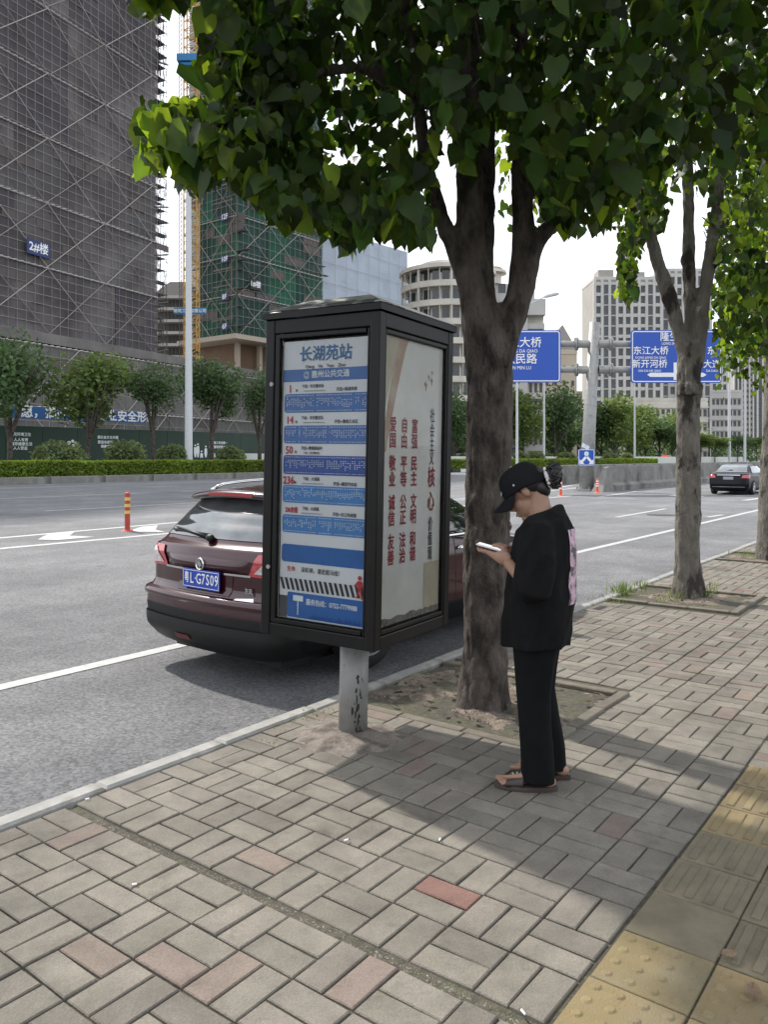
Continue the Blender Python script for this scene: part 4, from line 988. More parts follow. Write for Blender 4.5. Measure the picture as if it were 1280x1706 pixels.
ft('服务热线：0752-7779988', .62, .935, .036, M_inkw, bold=.0008, xs=.86)
fpanel('bus_pictogram', .17, .29, .915, .935, M_inkw, dy=.001, rl=.004); fpanel('pictogram_pole', .225, .235, .935, .985, M_inkw, dy=.001)
q = MB()
for k in range(42):
    x = FX(.36+.60*k/42); h = rs_.uniform(.01, .035)*(1 if k % 7 else .3); q.quad((x, yF-.002, FT(.992)), (x+.0045, yF-.002, FT(.992)), (x+.0045, yF-.002, FT(.992)+h), (x, yF-.002, FT(.992)+h))
q.build('skyline_drawing', M_inkd, bs)
# side poster
sy0, sy1, sz0, sz1 = -.315, .378, .705, 2.255; xS = X1-.030
q = MB(); q.box((xS-.004, (sy0+sy1)/2, (sz0+sz1)/2), (.006, sy1-sy0, sz1-sz0)); q.build('poster_side', M_paper2, bs)
M_ribbon = mat('ribbon_tan', (.40, .27, .17), .5, var=.1, vscale=6, col2=(.43, .36, .26), c2s=6); M_seal2 = mat('paper_cream', (.44, .40, .29), .5, var=.1, vscale=5)
q = MB(); n = 14
def rb_(s, t): 
    z = sz1-.002-(.62)*t; yc = -.085-.20*t**.8; w = .035*(1-.65*t)+.012; return Vector((xS+.0003, yc+(s-.5)*2*w, z))
q.grid(rb_, 2, n); q.build('ribbon_print', M_ribbon, bs)
q = MB()
def rc_(s, t):
    z = sz1-.002-(.50)*t; yc = -.085-.20*t**.8; return Vector((xS+.0002, max(sy0+.002, -.31)+(yc-.02+.31)*s*(1-t*.2), z))
q.grid(rc_, 2, n); q.build('cream_print', M_seal2, bs)
for yy, z, s in ((.165, 2.02, 1), (.20, 2.07, .6), (.235, 2.05, .8), (.24, 2.10, .5)):
    q = MB(); q.add([(xS+.0006, yy+a*s*.001, z+b_*s*.001) for a, b_ in ((-22, 18), (-10, 10), (-6, 30), (6, 14), (20, 6), (12, -6), (4, -34), (-4, -30), (-6, -6), (-18, -2))], [tuple(range(10))]); q.build('bird_print', mat('ink_tan', (.27, .20, .10), .5), bs)
def st(s, yy, z, size, m, **k): return text(s, size, m, bs, (xS+.0010, yy, z), (0, 1, 0), (0, 0, 1), **k)
for ch, z in zip('社会主义', (1.845, 1.76, 1.677, 1.60)): st(ch, .252, z, .088, M_inkk, bold=.0012, xs=.62)
for ch, z in zip('核心', (1.485, 1.345)): st(ch, .252, z, .125, M_inkm, bold=.0026, xs=.72)
for ch, z in zip('价值观', (1.215, 1.13, 1.045)): st(ch, .25, z, .088, M_inkk, bold=.0012, xs=.62)
rows = (1.775, 1.69, 1.567, 1.48, 1.355, 1.27, 1.145, 1.06)
for yy, s in ((.045, '富强民主文明和谐'), (-.070, '自由平等公正法治'), (-.192, '爱国敬业诚信友善')):
    for ch, z in zip(s, rows): st(ch, yy, z, .088, M_inkm, bold=.0022, xs=.80)
q = MB(); q.quad((xS+.0004, .18, .74), (xS+.0004, .368, .74), (xS+.0004, .368, 1.0), (xS+.0004, .18, 1.0)); q.build('faded_patch', M_seal2, bs)
# grime along the foot of the side poster
q = MB(); q.grid(lambda s, t: Vector((xS+.0008, sy0+(sy1-sy0)*s, sz0+.001+t*(.03+.05*abs(noise.noise(Vector((s*5, 0, 1))))))), 20, 2); q.build('grime', mat('grime', (.16, .155, .13), .8, var=.5, vscale=30), bs)
# glass panes
M_pane = mat('clear_pane', (.0, .0, .0), .02, alpha=.14, spec=.5, var=0)
q = MB(); q.box(((fx0+fx1)/2, yF-.010, (fz0+fz1)/2), (fx1-fx0+.012, .004, fz1-fz0+.01)); q.build('glass_pane', M_pane, bs)
q = MB(); q.box((xS+.010, (sy0+sy1)/2, (sz0+sz1)/2), (.004, sy1-sy0+.012, sz1-sz0+.01)); q.build('glass_pane', M_pane, bs)

# ------------------------------------------------------------------ cars
def interp(tab, z):
    if z <= tab[0][0]: return tab[0][1]
    for (a, va), (b_, vb) in zip(tab, tab[1:]):
        if z <= b_: t = (z-a)/(b_-a); t = t*t*(3-2*t)*.35+t*.65; return va+(vb-va)*t
    return tab[-1][1]
class CarBody:
    # plan outline at each height: bowed tail, rounded corners, slightly barrelled sides, rounder nose
    def __init__(s, rear, front, half, nexp, zs, rc=.17, bow=.10, fc=.42, fbow=.16): s.r, s.f, s.h, s.rc, s.bow, s.fc, s.fbow = rear, front, half, rc, bow, fc, fbow
    def par(s, z): return interp(s.r, z), interp(s.f, z), interp(s.h, z)
    def hw(s, x, z):
        r, f, b_ = s.par(z); t = (x-(r+f)/2)/((f-r)/2); return b_*(1-.055*abs(t)**3)
    def W(s, w, z, sg=1):      # w = distance from the tail centre round the corner and along the side
        r, f, b_ = s.par(z); rc = min(s.rc, b_*.6); yb = b_*.945; L0 = yb-rc
        if w <= L0: return Vector((r+s.bow*(w/yb)**2.2, sg*w, z))
        xb = r+s.bow*(L0/yb)**2.2
        a = (w-L0)/rc
        if a <= pi/2: return Vector((xb+rc*(1-cos(a)), sg*(L0+rc*sin(a)), z))
        x = xb+rc+(w-L0-rc*pi/2); k = min(1, (x-xb-rc)/.5); return Vector((x, sg*(yb*(1-k)+s.hw(x, z)*k), z))
    def ring(s, z, N=72):
        r, f, b_ = s.par(z); rc = min(s.rc, b_*.6); fc = min(s.fc, b_*.6); yb = b_*.945; L0 = yb-rc; o = []
        for k in range(13): o.append(s.W(L0*k/12, z))
        for k in range(1, 9): o.append(s.W(L0+rc*pi/2*k/8, z))
        xs0 = o[-1].x; yf = b_*.945; xf0 = f-s.fbow-fc
        for k in range(1, 24):
            x = xs0+(xf0-xs0)*k/24; kk = min(1, (x-xs0)/.5); k2 = min(1, max(0, (xf0-x)/.5)); o.append(Vector((x, (yb*(1-kk)+s.hw(x, z)*kk)*k2+yf*(1-k2), z)))
        for k in range(0, 9): a = pi/2*k/8; o.append(Vector((xf0+fc*sin(a), yf-fc+fc*cos(a), z)))
        for k in range(1, 9): t = 1-k/8; o.append(Vector((f-s.fbow*t*t, (yf-fc)*t, z)))
        return o+[Vector((p.x, -p.y, p.z)) for p in o[-2:0:-1]]
    def _n(s, fn, a, z, sg):
        e = .004; p = fn(a, z); n = (fn(a+e, z)-p).cross(fn(a, z+e)-p); 
        if n.length < 1e-9: return Vector((-1, 0, 0))
        n.normalize(); c = Vector((2.2, 0, .7)); return n if n.dot(p-c) > 0 else -n
    def wrap(s, w, z, sg=1, off=0):
        fn = lambda a, zz_: s.W(abs(a), zz_, sg); p = fn(w, z); return p+s._n(fn, w, z, sg)*off if off else p
    def rear(s, y, z, off=0): return s.wrap(abs(y), z, 1 if y >= 0 else -1, off)
    def side(s, x, z, sg=-1, off=0):
        r, f, b_ = s.par(z); fn = lambda xx, zz_: Vector((xx, sg*s.hw(xx, zz_), zz_)); p = fn(x, z); return p+s._n(fn, x, z, sg)*off
    def patch(s, fn, P4, off, nu=14, nv=8, mb=None, curve=None):
        q = mb or MB(); a, b_, c, d = [Vector((*p, 0)) for p in P4]   # order: bl br tr tl
        q.grid(lambda u, v: fn(*( (a*(1-u)+b_*u)*(1-v)+(d*(1-u)+c*u)*v ).xy, off=off), nu, nv); return q
M_car = mat('paint_maroon', (.034, .0022, .0055), .22, metal=.1, spec=.4, var=.03, coat=.6)
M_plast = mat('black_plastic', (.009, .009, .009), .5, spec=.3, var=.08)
M_tyre = mat('tyre', (.014, .014, .014), .85, var=.1); M_rim = mat('alloy', (.60, .60, .60), .3, metal=.8, var=.05)
M_chrome = mat('chrome', (.7, .7, .7), .12, metal=1, var=0)
M_cglass = mat('car_glass', (.012, .018, .017), .04, spec=1.0, var=0, coat=.6)
M_rglass = mat('rear_glass', (.10, .115, .12), .05, metal=.55, spec=1.0, var=.5, vscale=2.2, coat=1)
M_redl = mat('lamp_red', (.42, .012, .018), .15, spec=.8, var=.1, vscale=14, coat=1, emit=None); M_clear = mat('lamp_clear', (.55, .48, .48), .15, spec=.8, var=.25, vscale=30, coat=1)
M_plate = mat('plate_blue', (.012, .05, .36), .35, var=.03)
CB = CarBody(
    rear=[(.17, .16), (.24, .07), (.34, .015), (.50, .0), (.60, .01), (.635, .05), (.68, .085), (.84, .085), (.92, .075), (.985, .10), (1.03, .16), (1.10, .215), (1.20, .305), (1.30, .40), (1.37, .475), (1.41, .53), (1.45, .80), (1.475, 1.2)],
    front=[(.17, 4.35), (.24, 4.46), (.40, 4.54), (.60, 4.54), (.74, 4.42), (.82, 4.22), (.88, 3.92), (.93, 3.55), (.97, 3.30), (1.10, 2.98), (1.25, 2.62), (1.35, 2.36), (1.41, 2.15), (1.45, 1.85), (1.475, 1.6)],
    half=[(.17, .74), (.24, .81), (.34, .89), (.50, .905), (.66, .905), (.80, .902), (.92, .885), (1.0, .855), (1.10, .81), (1.25, .74), (1.36, .68), (1.41, .61), (1.45, .48), (1.475, .25)],
    nexp=[(.17, 5), (.5, 5.2), (.95, 5), (1.1, 5.5), (1.45, 5)],
    zs=None)
yaw = atan2(.772, .636)
car = thing('parked_car', 'dark maroon estate car parked at the kerb behind the bus stop sign', 'car', (-1.465, 6.14, RD+.02), rz=yaw)
q = MB(); zs = [.17+.016*k for k in range(79)]+[1.445, 1.462, 1.475]; q.rings([CB.ring(z, 96) for z in zs])
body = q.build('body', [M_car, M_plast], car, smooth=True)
cut = MB()
for x in (1.06, 3.62):
    for s in (-1, 1): cut.bar((x, s*.60, .31), (x, s*1.1, .31), .365, 40)
co = cut.build('cut', M_plast); co.parent = car
bo = body.modifiers.new('b', 'BOOLEAN'); bo.object = co; bo.solver = 'EXACT'; bo.operation = 'DIFFERENCE'
bpy.context.view_layer.update(); bake(body); bpy.data.objects.remove(co)
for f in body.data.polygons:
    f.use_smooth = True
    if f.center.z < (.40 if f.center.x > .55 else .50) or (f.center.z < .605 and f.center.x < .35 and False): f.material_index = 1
def part(mb, name, m, parent=car, smooth=True, **k): return mb.build(name, m, parent, smooth, **k)
# rear glass, spoiler, lamps
part(CB.patch(CB.rear, [(-.66, 1.055), (.66, 1.055), (.585, 1.355), (-.585, 1.355)], .006, 20, 12), 'rear_window', M_rglass)
for s in (-1, 1):
    part(CB.patch(CB.rear, [(s*.665, 1.05), (s*.80, 1.05), (s*.70, 1.375), (s*.59, 1.36)], .004, 6, 12), 'pillar_trim', M_plast)
q = MB()
def sp_ring(y):
    w = abs(y)/.64; x = .335+.10*w**3; z = 1.405-.045*w**2.5
    return [(x, y, z), (x+.02, y, z-.030), (x+.22, y, z-.045), (x+.45, y, z+.012), (x+.22, y, z+.042), (x+.04, y, z+.022)]
q.rings([sp_ring(-.64+1.28*k/24) for k in range(25)]); part(q, 'roof_spoiler', M_car)
q = MB()
def bl(u, v):
    y = -.27+.54*u; w = abs(y)/.64; return Vector((.332+.10*w**3-.002+.008*(1-v), y, 1.407-.045*w**2.5-.020+.026*v))
q.grid(bl, 20, 3); part(q, 'high_brake_light', M_redl)
q = CB.patch(CB.rear, [(-.60, 1.375), (.60, 1.375), (.55, 1.40), (-.55, 1.40)], .004); 
def lampq(s):
    # red wrap-around lamp with a clear inner wedge
    w = lambda a, z, off=0: CB.wrap(a, z, s, off)
    part(CB.patch(w, [(.50, .812), (1.02, .795), (1.12, .99), (.58, .972)], .012, 26, 12), 'tail_light', M_redl)
    part(CB.patch(w, [(.555, .835), (.80, .822), (.86, .925), (.70, .955)], .018, 14, 8), 'reversing_lens', M_clear)
lampq(1); lampq(-1)
# shelf crease above the plate, chrome strip, badge
part(CB.patch(CB.rear, [(-.52, .803), (.52, .803), (.52, .818), (-.52, .818)], .014, 24, 2), 'chrome_strip', M_chrome)
q = MB(); q.grid(lambda u, v: CB.rear(-.50+1.0*u, .82+.10*v, .030*sin(min(1, v*1.0)*pi)*(1-abs(2*u-1)**6)), 30, 8); part(q, 'tailgate_ridge', M_car)
q = MB(); c = CB.rear(.0, .875, .036); n = 20
M3 = Matrix.Rotation(-pi/2, 3, 'Y')
for r0, r1, d_ in ((.040, .049, .012),):
    vs = []
    for k in range(n):
        a = 2*pi*k/n; vs += [c+Vector((0, r1*cos(a), r1*sin(a))), c+Vector((-d_, (r0+r1)/2*cos(a), (r0+r1)/2*sin(a))), c+Vector((0, r0*cos(a), r0*sin(a)))]
    q.add(vs, [(3*k+j, 3*((k+1) % n)+j, 3*((k+1) % n)+j+1, 3*k+j+1) for k in range(n) for j in (0, 1)])
for s_ in (1, -1):
    q.add([c+Vector((-.008, s_*a, s_*b_)) for a, b_ in ((.004, -.004), (.030, .010), (.012, .014), (.006, .038), (-.012, .008), (-.034, .004), (-.010, -.002))], [tuple(range(7))])
part(q, 'badge', M_chrome)
# plate recess, plate
part(CB.patch(CB.rear, [(-.32, .60+.045), (.32, .645), (.34, .80), (-.34, .80)], .004, 10, 4), 'plate_recess', M_car)
pl = Matrix.Translation(CB.rear(.0, .748, .028)) @ Matrix.Rotation(-pi/2, 4, 'Z')
q = MB(); q.cbox((0, 0, 0), (.45, .012, .15), .002); xmb(q, pl); o = q.build('number_plate', M_plate, car)
for pts in (((-.222, -.066, .222, -.0615),), ((-.222, .0615, .222, .066),), ((-.222, -.066, -.2175, .066),), ((.2175, -.066, .222, .066),)):
    for a, b_, c_, d_ in pts:
        q = MB(); q.quad((a, -.0075, b_), (c_, -.0075, b_), (c_, -.0075, d_), (a, -.0075, d_)); xmb(q, pl).build('plate_border', M_signw, car)
R3 = pl.to_3x3()
for s, x, sz in (('粤', -.172, .085), ('L', -.108, .105), ('·', -.065, .09), ('G', -.022, .105), ('7', .036, .105), ('S', .090, .105), ('0', .143, .105), ('9', .195, .105)):
    text(s, sz*1.12, M_signw, car, pl @ Vector((x, -.009, 0)), R3 @ Vector((1, 0, 0)), (0, 0, 1), xs=.80 if s != '粤' else .62, bold=.0012, name='plate_character')
for s, y, sz in (('东风', -.50, .048),):
    c = CB.rear(y, .695, .010); text(s, sz, M_chrome, car, c, R3 @ Vector((1, -.10, 0)), (0, 0, 1), bold=.001, name='badge_lettering')
part(CB.patch(CB.rear, [(-.40, .612), (-.60, .612), (-.58, .645), (-.42, .635)], .02, 8, 3), 'badge_strip', M_chrome)
# bumper: upper ledge highlight, lower black apron, reflectors, tow-eye
q = MB(); q.grid(lambda u, v: CB.rear(-.95+1.9*u, .565+.065*v, .012+.018*sin(v*pi)), 30, 5); part(q, 'bumper_ledge', M_car)
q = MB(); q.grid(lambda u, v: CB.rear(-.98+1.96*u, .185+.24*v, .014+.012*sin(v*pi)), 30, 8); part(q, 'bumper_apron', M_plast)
part(CB.patch(CB.rear, [(.08, .285), (.27, .285), (.27, .325), (.08, .325)], .034, 8, 3), 'rear_fog_lamp', mat('fog_lamp', (.12, .006, .010), .4))
q = MB(); q.box((1.6, 0, .15), (2.6, 1.3, .08)); part(q, 'underbody', M_plast, smooth=False)
# wiper
q = MB(); a = CB.rear(.02, 1.05, .02); b_ = CB.rear(.56, 1.10, .03); q.bar(a, b_, .014, 8, r1=.008); q.bar(CB.rear(.05, 1.07, .02), CB.rear(.62, 1.085, .016), .010, 6); q.ell(a, (.03, .05, .03), nu=10, nv=6); part(q, 'rear_wiper', M_plast)
# sides: glass, chrome line, handles, roof rails, mirrors
for s in (-1, 1):
    for xs0, xs1, xt0, xt1 in ((.75, 1.30, 1.02, 1.34), (1.36, 2.16, 1.40, 2.13), (2.22, 3.05, 2.19, 2.42)):
        q = MB(); a, b_, c, d = (xs0, 1.0), (xs1, 1.0), (xt1, 1.355), (xt0, 1.345)
        q.grid(lambda u, v: CB.side(((a[0]*(1-u)+b_[0]*u)*(1-v)+(d[0]*(1-u)+c[0]*u)*v), a[1]*(1-v)+(d[1]*(1-u)+c[1]*u)*v, s, .004), 12, 8); part(q, 'side_window', M_cglass)
    q = MB(); q.grid(lambda u, v: CB.side(.72+2.35*u, .975+.014*v, s, .008), 30, 1); part(q, 'belt_trim', M_chrome)
    q = MB(); q.grid(lambda u, v: CB.side(.9+1.55*u-.3*v*0, 1.372+.012*v-.02*u**6, s, .006), 30, 1); part(q, 'window_top_trim', M_chrome)
    for x in (1.50, 2.38):
        q = MB(); q.tube([CB.side(x-.10, .86, s, .004), CB.side(x-.07, .865, s, .032), CB.side(x+.05, .87, s, .036), CB.side(x+.10, .872, s, .008)], [(.012, .010), (.02, .012), (.02, .012), (.012, .008)], 10); part(q, 'door_handle', M_chrome)
    q = MB(); pts = []
    for k in range(15):
        t = k/14; x = .62+1.75*t; pts.append(Vector((x, s*.585, 1.415+.075*sin(pi*t)**.35+.012*t*(1-t))))
    q.tube(pts, [(.016, .013)]*15, 8); part(q, 'roof_rail', M_chrome)
    q = MB(); q.ell((2.92, s*.98, 1.03), (.07, .12, .085), nu=14, nv=8); q.bar((2.95, s*.82, .99), (2.94, s*.95, 1.0), .03, 8); part(q, 'mirror', M_car)
    for x in (1.50, 2.25, 3.02):
        q = MB(); q.grid(lambda u, v: CB.side(x-.006+.012*u, .42+.56*v, s, .0015), 1, 10); part(q, 'door_seam', M_seal)
    q = MB(); q.grid(lambda u, v: CB.side(4.12+.26*u, .66+.12*v, s, .006), 8, 5); part(q, 'headlight', M_clear)
    q = MB(); q.grid(lambda u, v: CB.side(1.46+1.75*u, .19+.18*v, s, .012), 12, 3); part(q, 'sill_trim', M_plast)
def wheel(parent, x, y, r, w, s, tw=.21):
    t = link('wheel', None, parent, (x, y, r)); q = MB(); n = 40; prof = [(-tw/2, r*.66), (-tw/2, r*.93), (-tw*.36, r), (tw*.36, r), (tw/2, r*.93), (tw/2, r*.66)]
    q.rings([[(rr*cos(2*pi*k/n), yy, rr*sin(2*pi*k/n)) for k in range(n)] for yy, rr in prof], cap=False); q.build('tyre', M_tyre, t, smooth=True)
    q = MB(); prof = [(-tw/2, r*.66), (-tw*.5, r*.62), (tw*.1, r*.60), (tw*.5, r*.62), (tw*.5, r*.66)]
    q.rings([[(rr*cos(2*pi*k/n), s*yy, rr*sin(2*pi*k/n)) for k in range(n)] for yy, rr in prof], cap=False)
    for k in range(5):
        a = 2*pi*k/5+.2
        for d in (-.13, .13):
            q.bar((0+.05*cos(a), s*tw*.40, .05*sin(a)), (r*.63*cos(a+d), s*tw*.44, r*.63*sin(a+d)), .017, 6)
    q.bar((0, s*tw*.2, 0), (0, s*tw*.44, 0), .065, 16); q.build('rim', M_rim, t)
    q = MB(); q.bar((0, -s*.02, 0), (0, s*.02, 0), r*.58, 24); q.build('brake_disc', M_plast, t)
for x in (1.06, 3.62):
    for s in (-1, 1): wheel(car, x, s*.80, .312, .2, s)

# black saloon driving away on the right
CS = CarBody(rear=[(.16, .12), (.3, .02), (.5, 0), (.7, .02), (.86, .05), (.96, .12), (1.0, .5), (1.1, .72), (1.25, 1.0), (1.36, 1.35), (1.42, 1.8), (1.44, 2.1)],
    front=[(.16, 4.9), (.3, 5.0), (.6, 5.0), (.75, 4.8), (.88, 4.2), (.95, 3.75), (1.1, 3.4), (1.25, 3.0), (1.36, 2.7), (1.42, 2.45), (1.44, 2.3)],
    half=[(.16, .82), (.3, .9), (.6, .92), (.85, .91), (.97, .87), (1.1, .80), (1.3, .69), (1.40, .60), (1.44, .35)], nexp=[(.16, 5), (.95, 4.5), (1.2, 4.5), (1.44, 4)], zs=None)
p = gp(1214, 824.5, RD)
sc = thing('black_sedan', 'black sedan driving away on the far right lane beside the barrier', 'car', (p.x, p.y, RD), rz=TH+.02)
M_sed = mat('paint_black', (.003, .0035, .006), .35, metal=0, spec=.2, var=0, coat=.12)
q = MB(); q.rings([CS.ring(.16+.02*k, 56) for k in range(65)]); q.build('body', M_sed, sc, smooth=True)
def spart(o, n, m): o.build(n, m, sc, smooth=True)
spart(CS.patch(CS.rear, [(-.68, 1.03), (.68, 1.03), (.56, 1.36), (-.56, 1.36)], .008), 'rear_window', M_rglass)
for s in (-1, 1):
    spart(CS.patch(CS.rear, [(s*.55, .78), (s*.98, .76), (s*.95, .92), (s*.60, .90)], .02), 'tail_light', M_redl)
    q = MB(); q.grid(lambda u, v: CS.side(.9+2.6*u+(.4-.8*u)*v, 1.0+.3*v, s, .006), 14, 6); spart(q, 'side_window', M_cglass)
    q = MB(); q.bar((3.4, s*.9, .98), (3.4, s*1.08, 1.0), .07, 8); spart(q, 'mirror', M_sed)
    for x in (.95, 3.95): wheel(sc, x, s*.82, .34, .22, s)
spart(CS.patch(CS.rear, [(-.5, .88), (.5, .88), (.5, .905), (-.5, .905)], .03), 'chrome_strip', M_chrome)
spart(CS.patch(CS.rear, [(-.7, .36), (.7, .36), (.7, .385), (-.7, .385)], .03), 'bumper_chrome', M_chrome)
spart(CS.patch(CS.rear, [(-.22, .70), (.22, .70), (.22, .83), (-.22, .83)], .03), 'number_plate', M_inkg)

# ------------------------------------------------------------------ person
M_skin = mat('skin', (.29, .165, .110), .55, var=.06, vscale=14, bump=.06, bscale=140)
M_hair = mat('hair_black', (.010, .009, .009), .5, var=.2, vscale=40)
M_tee = mat('black_cotton', (.007, .007, .0075), .95, spec=.15, var=.2, vscale=20, bump=.25, bscale=240)
M_trou = mat('black_trouser_cloth', (.005, .0055, .006), .9, spec=.15, var=.15, vscale=20)
M_cap = mat('black_cap_cloth', (.006, .006, .008), .85, spec=.2, var=.1)
M_pink = mat('back_print', (.50, .35, .42), .85, var=.3, vscale=26, col2=(.10, .085, .10), c2s=17, c2lo=.5, c2hi=.57)
M_slip = mat('slipper_leather', (.028, .020, .018), .45, var=.2); M_sole = mat('slipper_sole', (.05, .035, .03), .8)
PO = gp(897, 1317); pa = pi-radians(17)
per = thing('person', 'person in black cap, t-shirt and trousers looking down at a phone', 'person', (PO.x, PO.y+.10, 0), rz=pa)
Hc = Vector((.048, -.01, 1.438)); HP = radians(36)
HR = Matrix.Rotation(HP, 3, 'Y')          # pitch the face (+x) down
def hd(x, y, z): return Hc+HR @ Vector((x, y, z))
q = MB()
def cap_(a, b_, ra, rb, n=12):
    a, b_ = Vector(a), Vector(b_); k = 5
    q.tube([a.lerp(b_, i/k) for i in range(k+1)], [ra+(rb-ra)*i/k for i in range(k+1)], n); q.ell(a, (ra,)*3, nu=n, nv=8); q.ell(b_, (rb,)*3, nu=n, nv=8)
q.ell(Hc+HR @ Vector((-.012, 0, .02)), (.093, .074, .100), HR, 24, 16)
q.ell(hd(.030, 0, -.062), (.066, .055, .074), HR, 18, 12)       # jaw
q.ell(hd(.074, 0, -.118), (.024, .027, .020), HR, 12, 8)        # chin
q.ell(hd(.055, .030, -.045), (.032, .026, .034), HR, 12, 8); q.ell(hd(.055, -.030, -.045), (.032, .026, .034), HR, 12, 8)
q.tube([hd(.082, 0, .012), hd(.098, 0, -.020), hd(.112, 0, -.042), hd(.092, 0, -.056)], [.008, .011, .015, .010], 8)   # nose
q.ell(hd(.096, 0, -.078), (.012, .022, .007), HR, 10, 6); q.ell(hd(.092, 0, -.091), (.012, .020, .008), HR, 10, 6)
for s in (-1, 1):
    q.ell(hd(-.008, s*.076, -.012), (.018, .010, .030), HR @ Matrix.Rotation(.15, 3, 'Y'), 12, 8); q.ell(hd(.090, s*.012, -.046), (.009, .008, .007), HR, 8, 6)
cap_(hd(-.035, 0, -.050), (-.035, 0, 1.30), .056, .062)
q.ell((-.03, 0, 1.12), (.100, .150, .17), nu=18, nv=12)
q.ell((-.02, 0, .88), (.11, .155, .16), nu=18, nv=12)
SH = {}
for s in (1, -1):
    if s == 1: el, wr, hand = Vector((-.025, .245, .985)), Vector((.108, .112, 1.085)), Vector((.150, .058, 1.115))
    else: el, wr, hand = Vector((-.01, -.245, 1.01)), Vector((.108, -.098, 1.115)), Vector((.145, -.048, 1.125))
    sh = Vector((-.045, s*.165, 1.27)); SH[s] = (sh, el, wr, hand)
    cap_(sh+Vector((0, -s*.02, -.05)), el, .046, .041); cap_(el, wr, .042, .027)
    d = (hand-wr).normalized()
    # palm
    q.ell(wr.lerp(hand, .75), (.046, .022, .036), Matrix.Rotation(-.35*s if s == 1 else .35, 3, 'Z') @ Matrix.Rotation(-.15, 3, 'Y'), 14, 10)
    cap_(hip := Vector((-.02, s*.082, .82)), kn := Vector((.005, s*.085, .44)), .085, .056); cap_(kn, Vector((-.03, s*.085, .085)), .052, .034)
# phone placed first: long axis roughly along +x, screen tilted towards the face
PHc = Vector((.208, .004, 1.150)); PHR = Matrix.Rotation(-.24, 3, 'Y') @ Matrix.Rotation(.0, 3, 'X')
def ph(x, y, z): return PHc+PHR @ Vector((x, y, z))
# fingers: chains (curl under the phone), thumbs over it
for s in (1, -1):
    sh, el, wr, hand = SH[s]
    for k in range(4):
        b0 = ph(-.045+.022*k, s*.050, -.020-.004*k) ; r = .0088-.0006*(k in (0, 3))
        if s == 1: b0 = ph(-.040+.021*k, .055, -.018)
        m1 = ph(-.012+.021*k, s*.046, -.026); m2 = ph(.004+.020*k, s*.024, -.020); tip = ph(.008+.019*k, s*.004 if s == 1 else s*.012, -.014)
        kn_ = wr.lerp(hand, 1.1)+Vector((.01, s*.012, .015-.014*k))
        q.tube([kn_, b0, m1, m2, tip], [r*1.25, r*1.15, r*1.05, r, r*.8], 8); q.ell(tip, (r*.85,)*3, nu=8, nv=6); q.ell(m1, (r*1.1,)*3, nu=8, nv=6)
    t0 = wr.lerp(hand, .5)+Vector((0, -s*.002, .018)); t1 = ph(-.060, s*.034, .016); t2 = ph(-.030, s*.026, .020); t3 = ph(-.006, s*.014, .013)
    q.tube([t0, t1, t2, t3], [.015, .013, .011, .009], 8); q.ell(t3, (.009,)*3, nu=8, nv=6)
# feet
FEET = {1: (Vector((-.035, .085, .0)), .10), -1: (Vector((-.085, -.085, .0)), -.14)}
for s in (1, -1):
    a, tw = FEET[s]; Fm = Matrix.Rotation(tw, 3, 'Z')
    def ft_(x, y, z): return a+Fm @ Vector((x, y, z))
    q.tube([ft_(-.055, 0, .052), ft_(-.02, 0, .055), ft_(.05, 0, .056), ft_(.11, 0, .044), ft_(.165, 0, .036)], [(.030, .027), (.034, .03), (.034, .028), (.040, .018), (.042, .013)], 14)
    q.ell(ft_(-.045, 0, .045), (.035, .031, .028), nu=12, nv=8); cap_(ft_(-.02, 0, .06), (a.x+.005, a.y, .16), .034, .033)
    for k in range(5):
        y = -.034+.017*k; l = .175+(.020, .022, .018, .012, .004)[k if s == 1 else k]*1.0
        if s == 1: l = .175+(.026, .022, .016, .010, .002)[k]; rr_2 = (.0125, .009, .0085, .008, .0075)[k]
        else: l = .175+(.002, .010, .016, .022, .026)[k]; rr_2 = (.0075, .008, .0085, .009, .0125)[k]
        q.tube([ft_(.135, y*.9, .036), ft_(l, y*1.05, .030)], [rr_2*1.1, rr_2], 8); q.ell(ft_(l, y*1.05, .030), (rr_2*1.1, rr_2, rr_2), nu=8, nv=6)
skin = q.build('body', M_skin, per, smooth=True); remesh(skin, .0042, 2, .5)
for f in skin.data.polygons: f.use_smooth = True
# face details
for s in (-1, 1):
    q = MB(); q.ell(hd(.083, s*.031, -.004), (.006, .014, .003), HR, 10, 6); q.build('eyelash', M_hair, per)
    q = MB(); q.tube([hd(.082, s*.014, .016), hd(.086, s*.032, .022), hd(.076, s*.048, .016)], [.003, .004, .002], 6); q.build('eyebrow', M_hair, per)
q = MB(); q.tube([hd(.103, -.018, -.085), hd(.107, 0, -.084), hd(.103, .018, -.085)], [.002, .004, .002], 6); q.build('mouth', mat('lips', (.25, .10, .08), .5), per)
# hair: skull cap + loose back hair + bun
q = MB(); q.ell(hd(-.036, 0, .022), (.096, .079, .084), HR, 26, 16); q.ell(hd(-.074, 0, -.030), (.044, .062, .062), HR, 16, 10)
for s in (-1, 1): q.tube([hd(.020, s*.074, .03), hd(.014, s*.073, .012), hd(.012, s*.071, -.004)], [.010, .006, .002], 8)
q.build('hair', M_hair, per, smooth=True)
rr = random.Random(8); q = MB(); bc = Vector((-.098, .012, 1.512))
q.ell(bc, (.036, .042, .060), Matrix.Rotation(-.25, 3, 'Y'), 16, 12)
for k in range(70):
    d = Vector((rr.gauss(0, 1), rr.gauss(0, 1), rr.gauss(0, 1))).normalized(); p0 = bc+Vector((d.x*.030, d.y*.036, d.z*.056)); d2 = d.cross(Vector((rr.gauss(0, 1), rr.gauss(0, 1), rr.gauss(0, 1)))).normalized()
    q.tube([p0-d2*.03, p0+d*.006, p0+d2*.03+d*rr.uniform(-.006, .008)], [.004, .007, .002], 5)
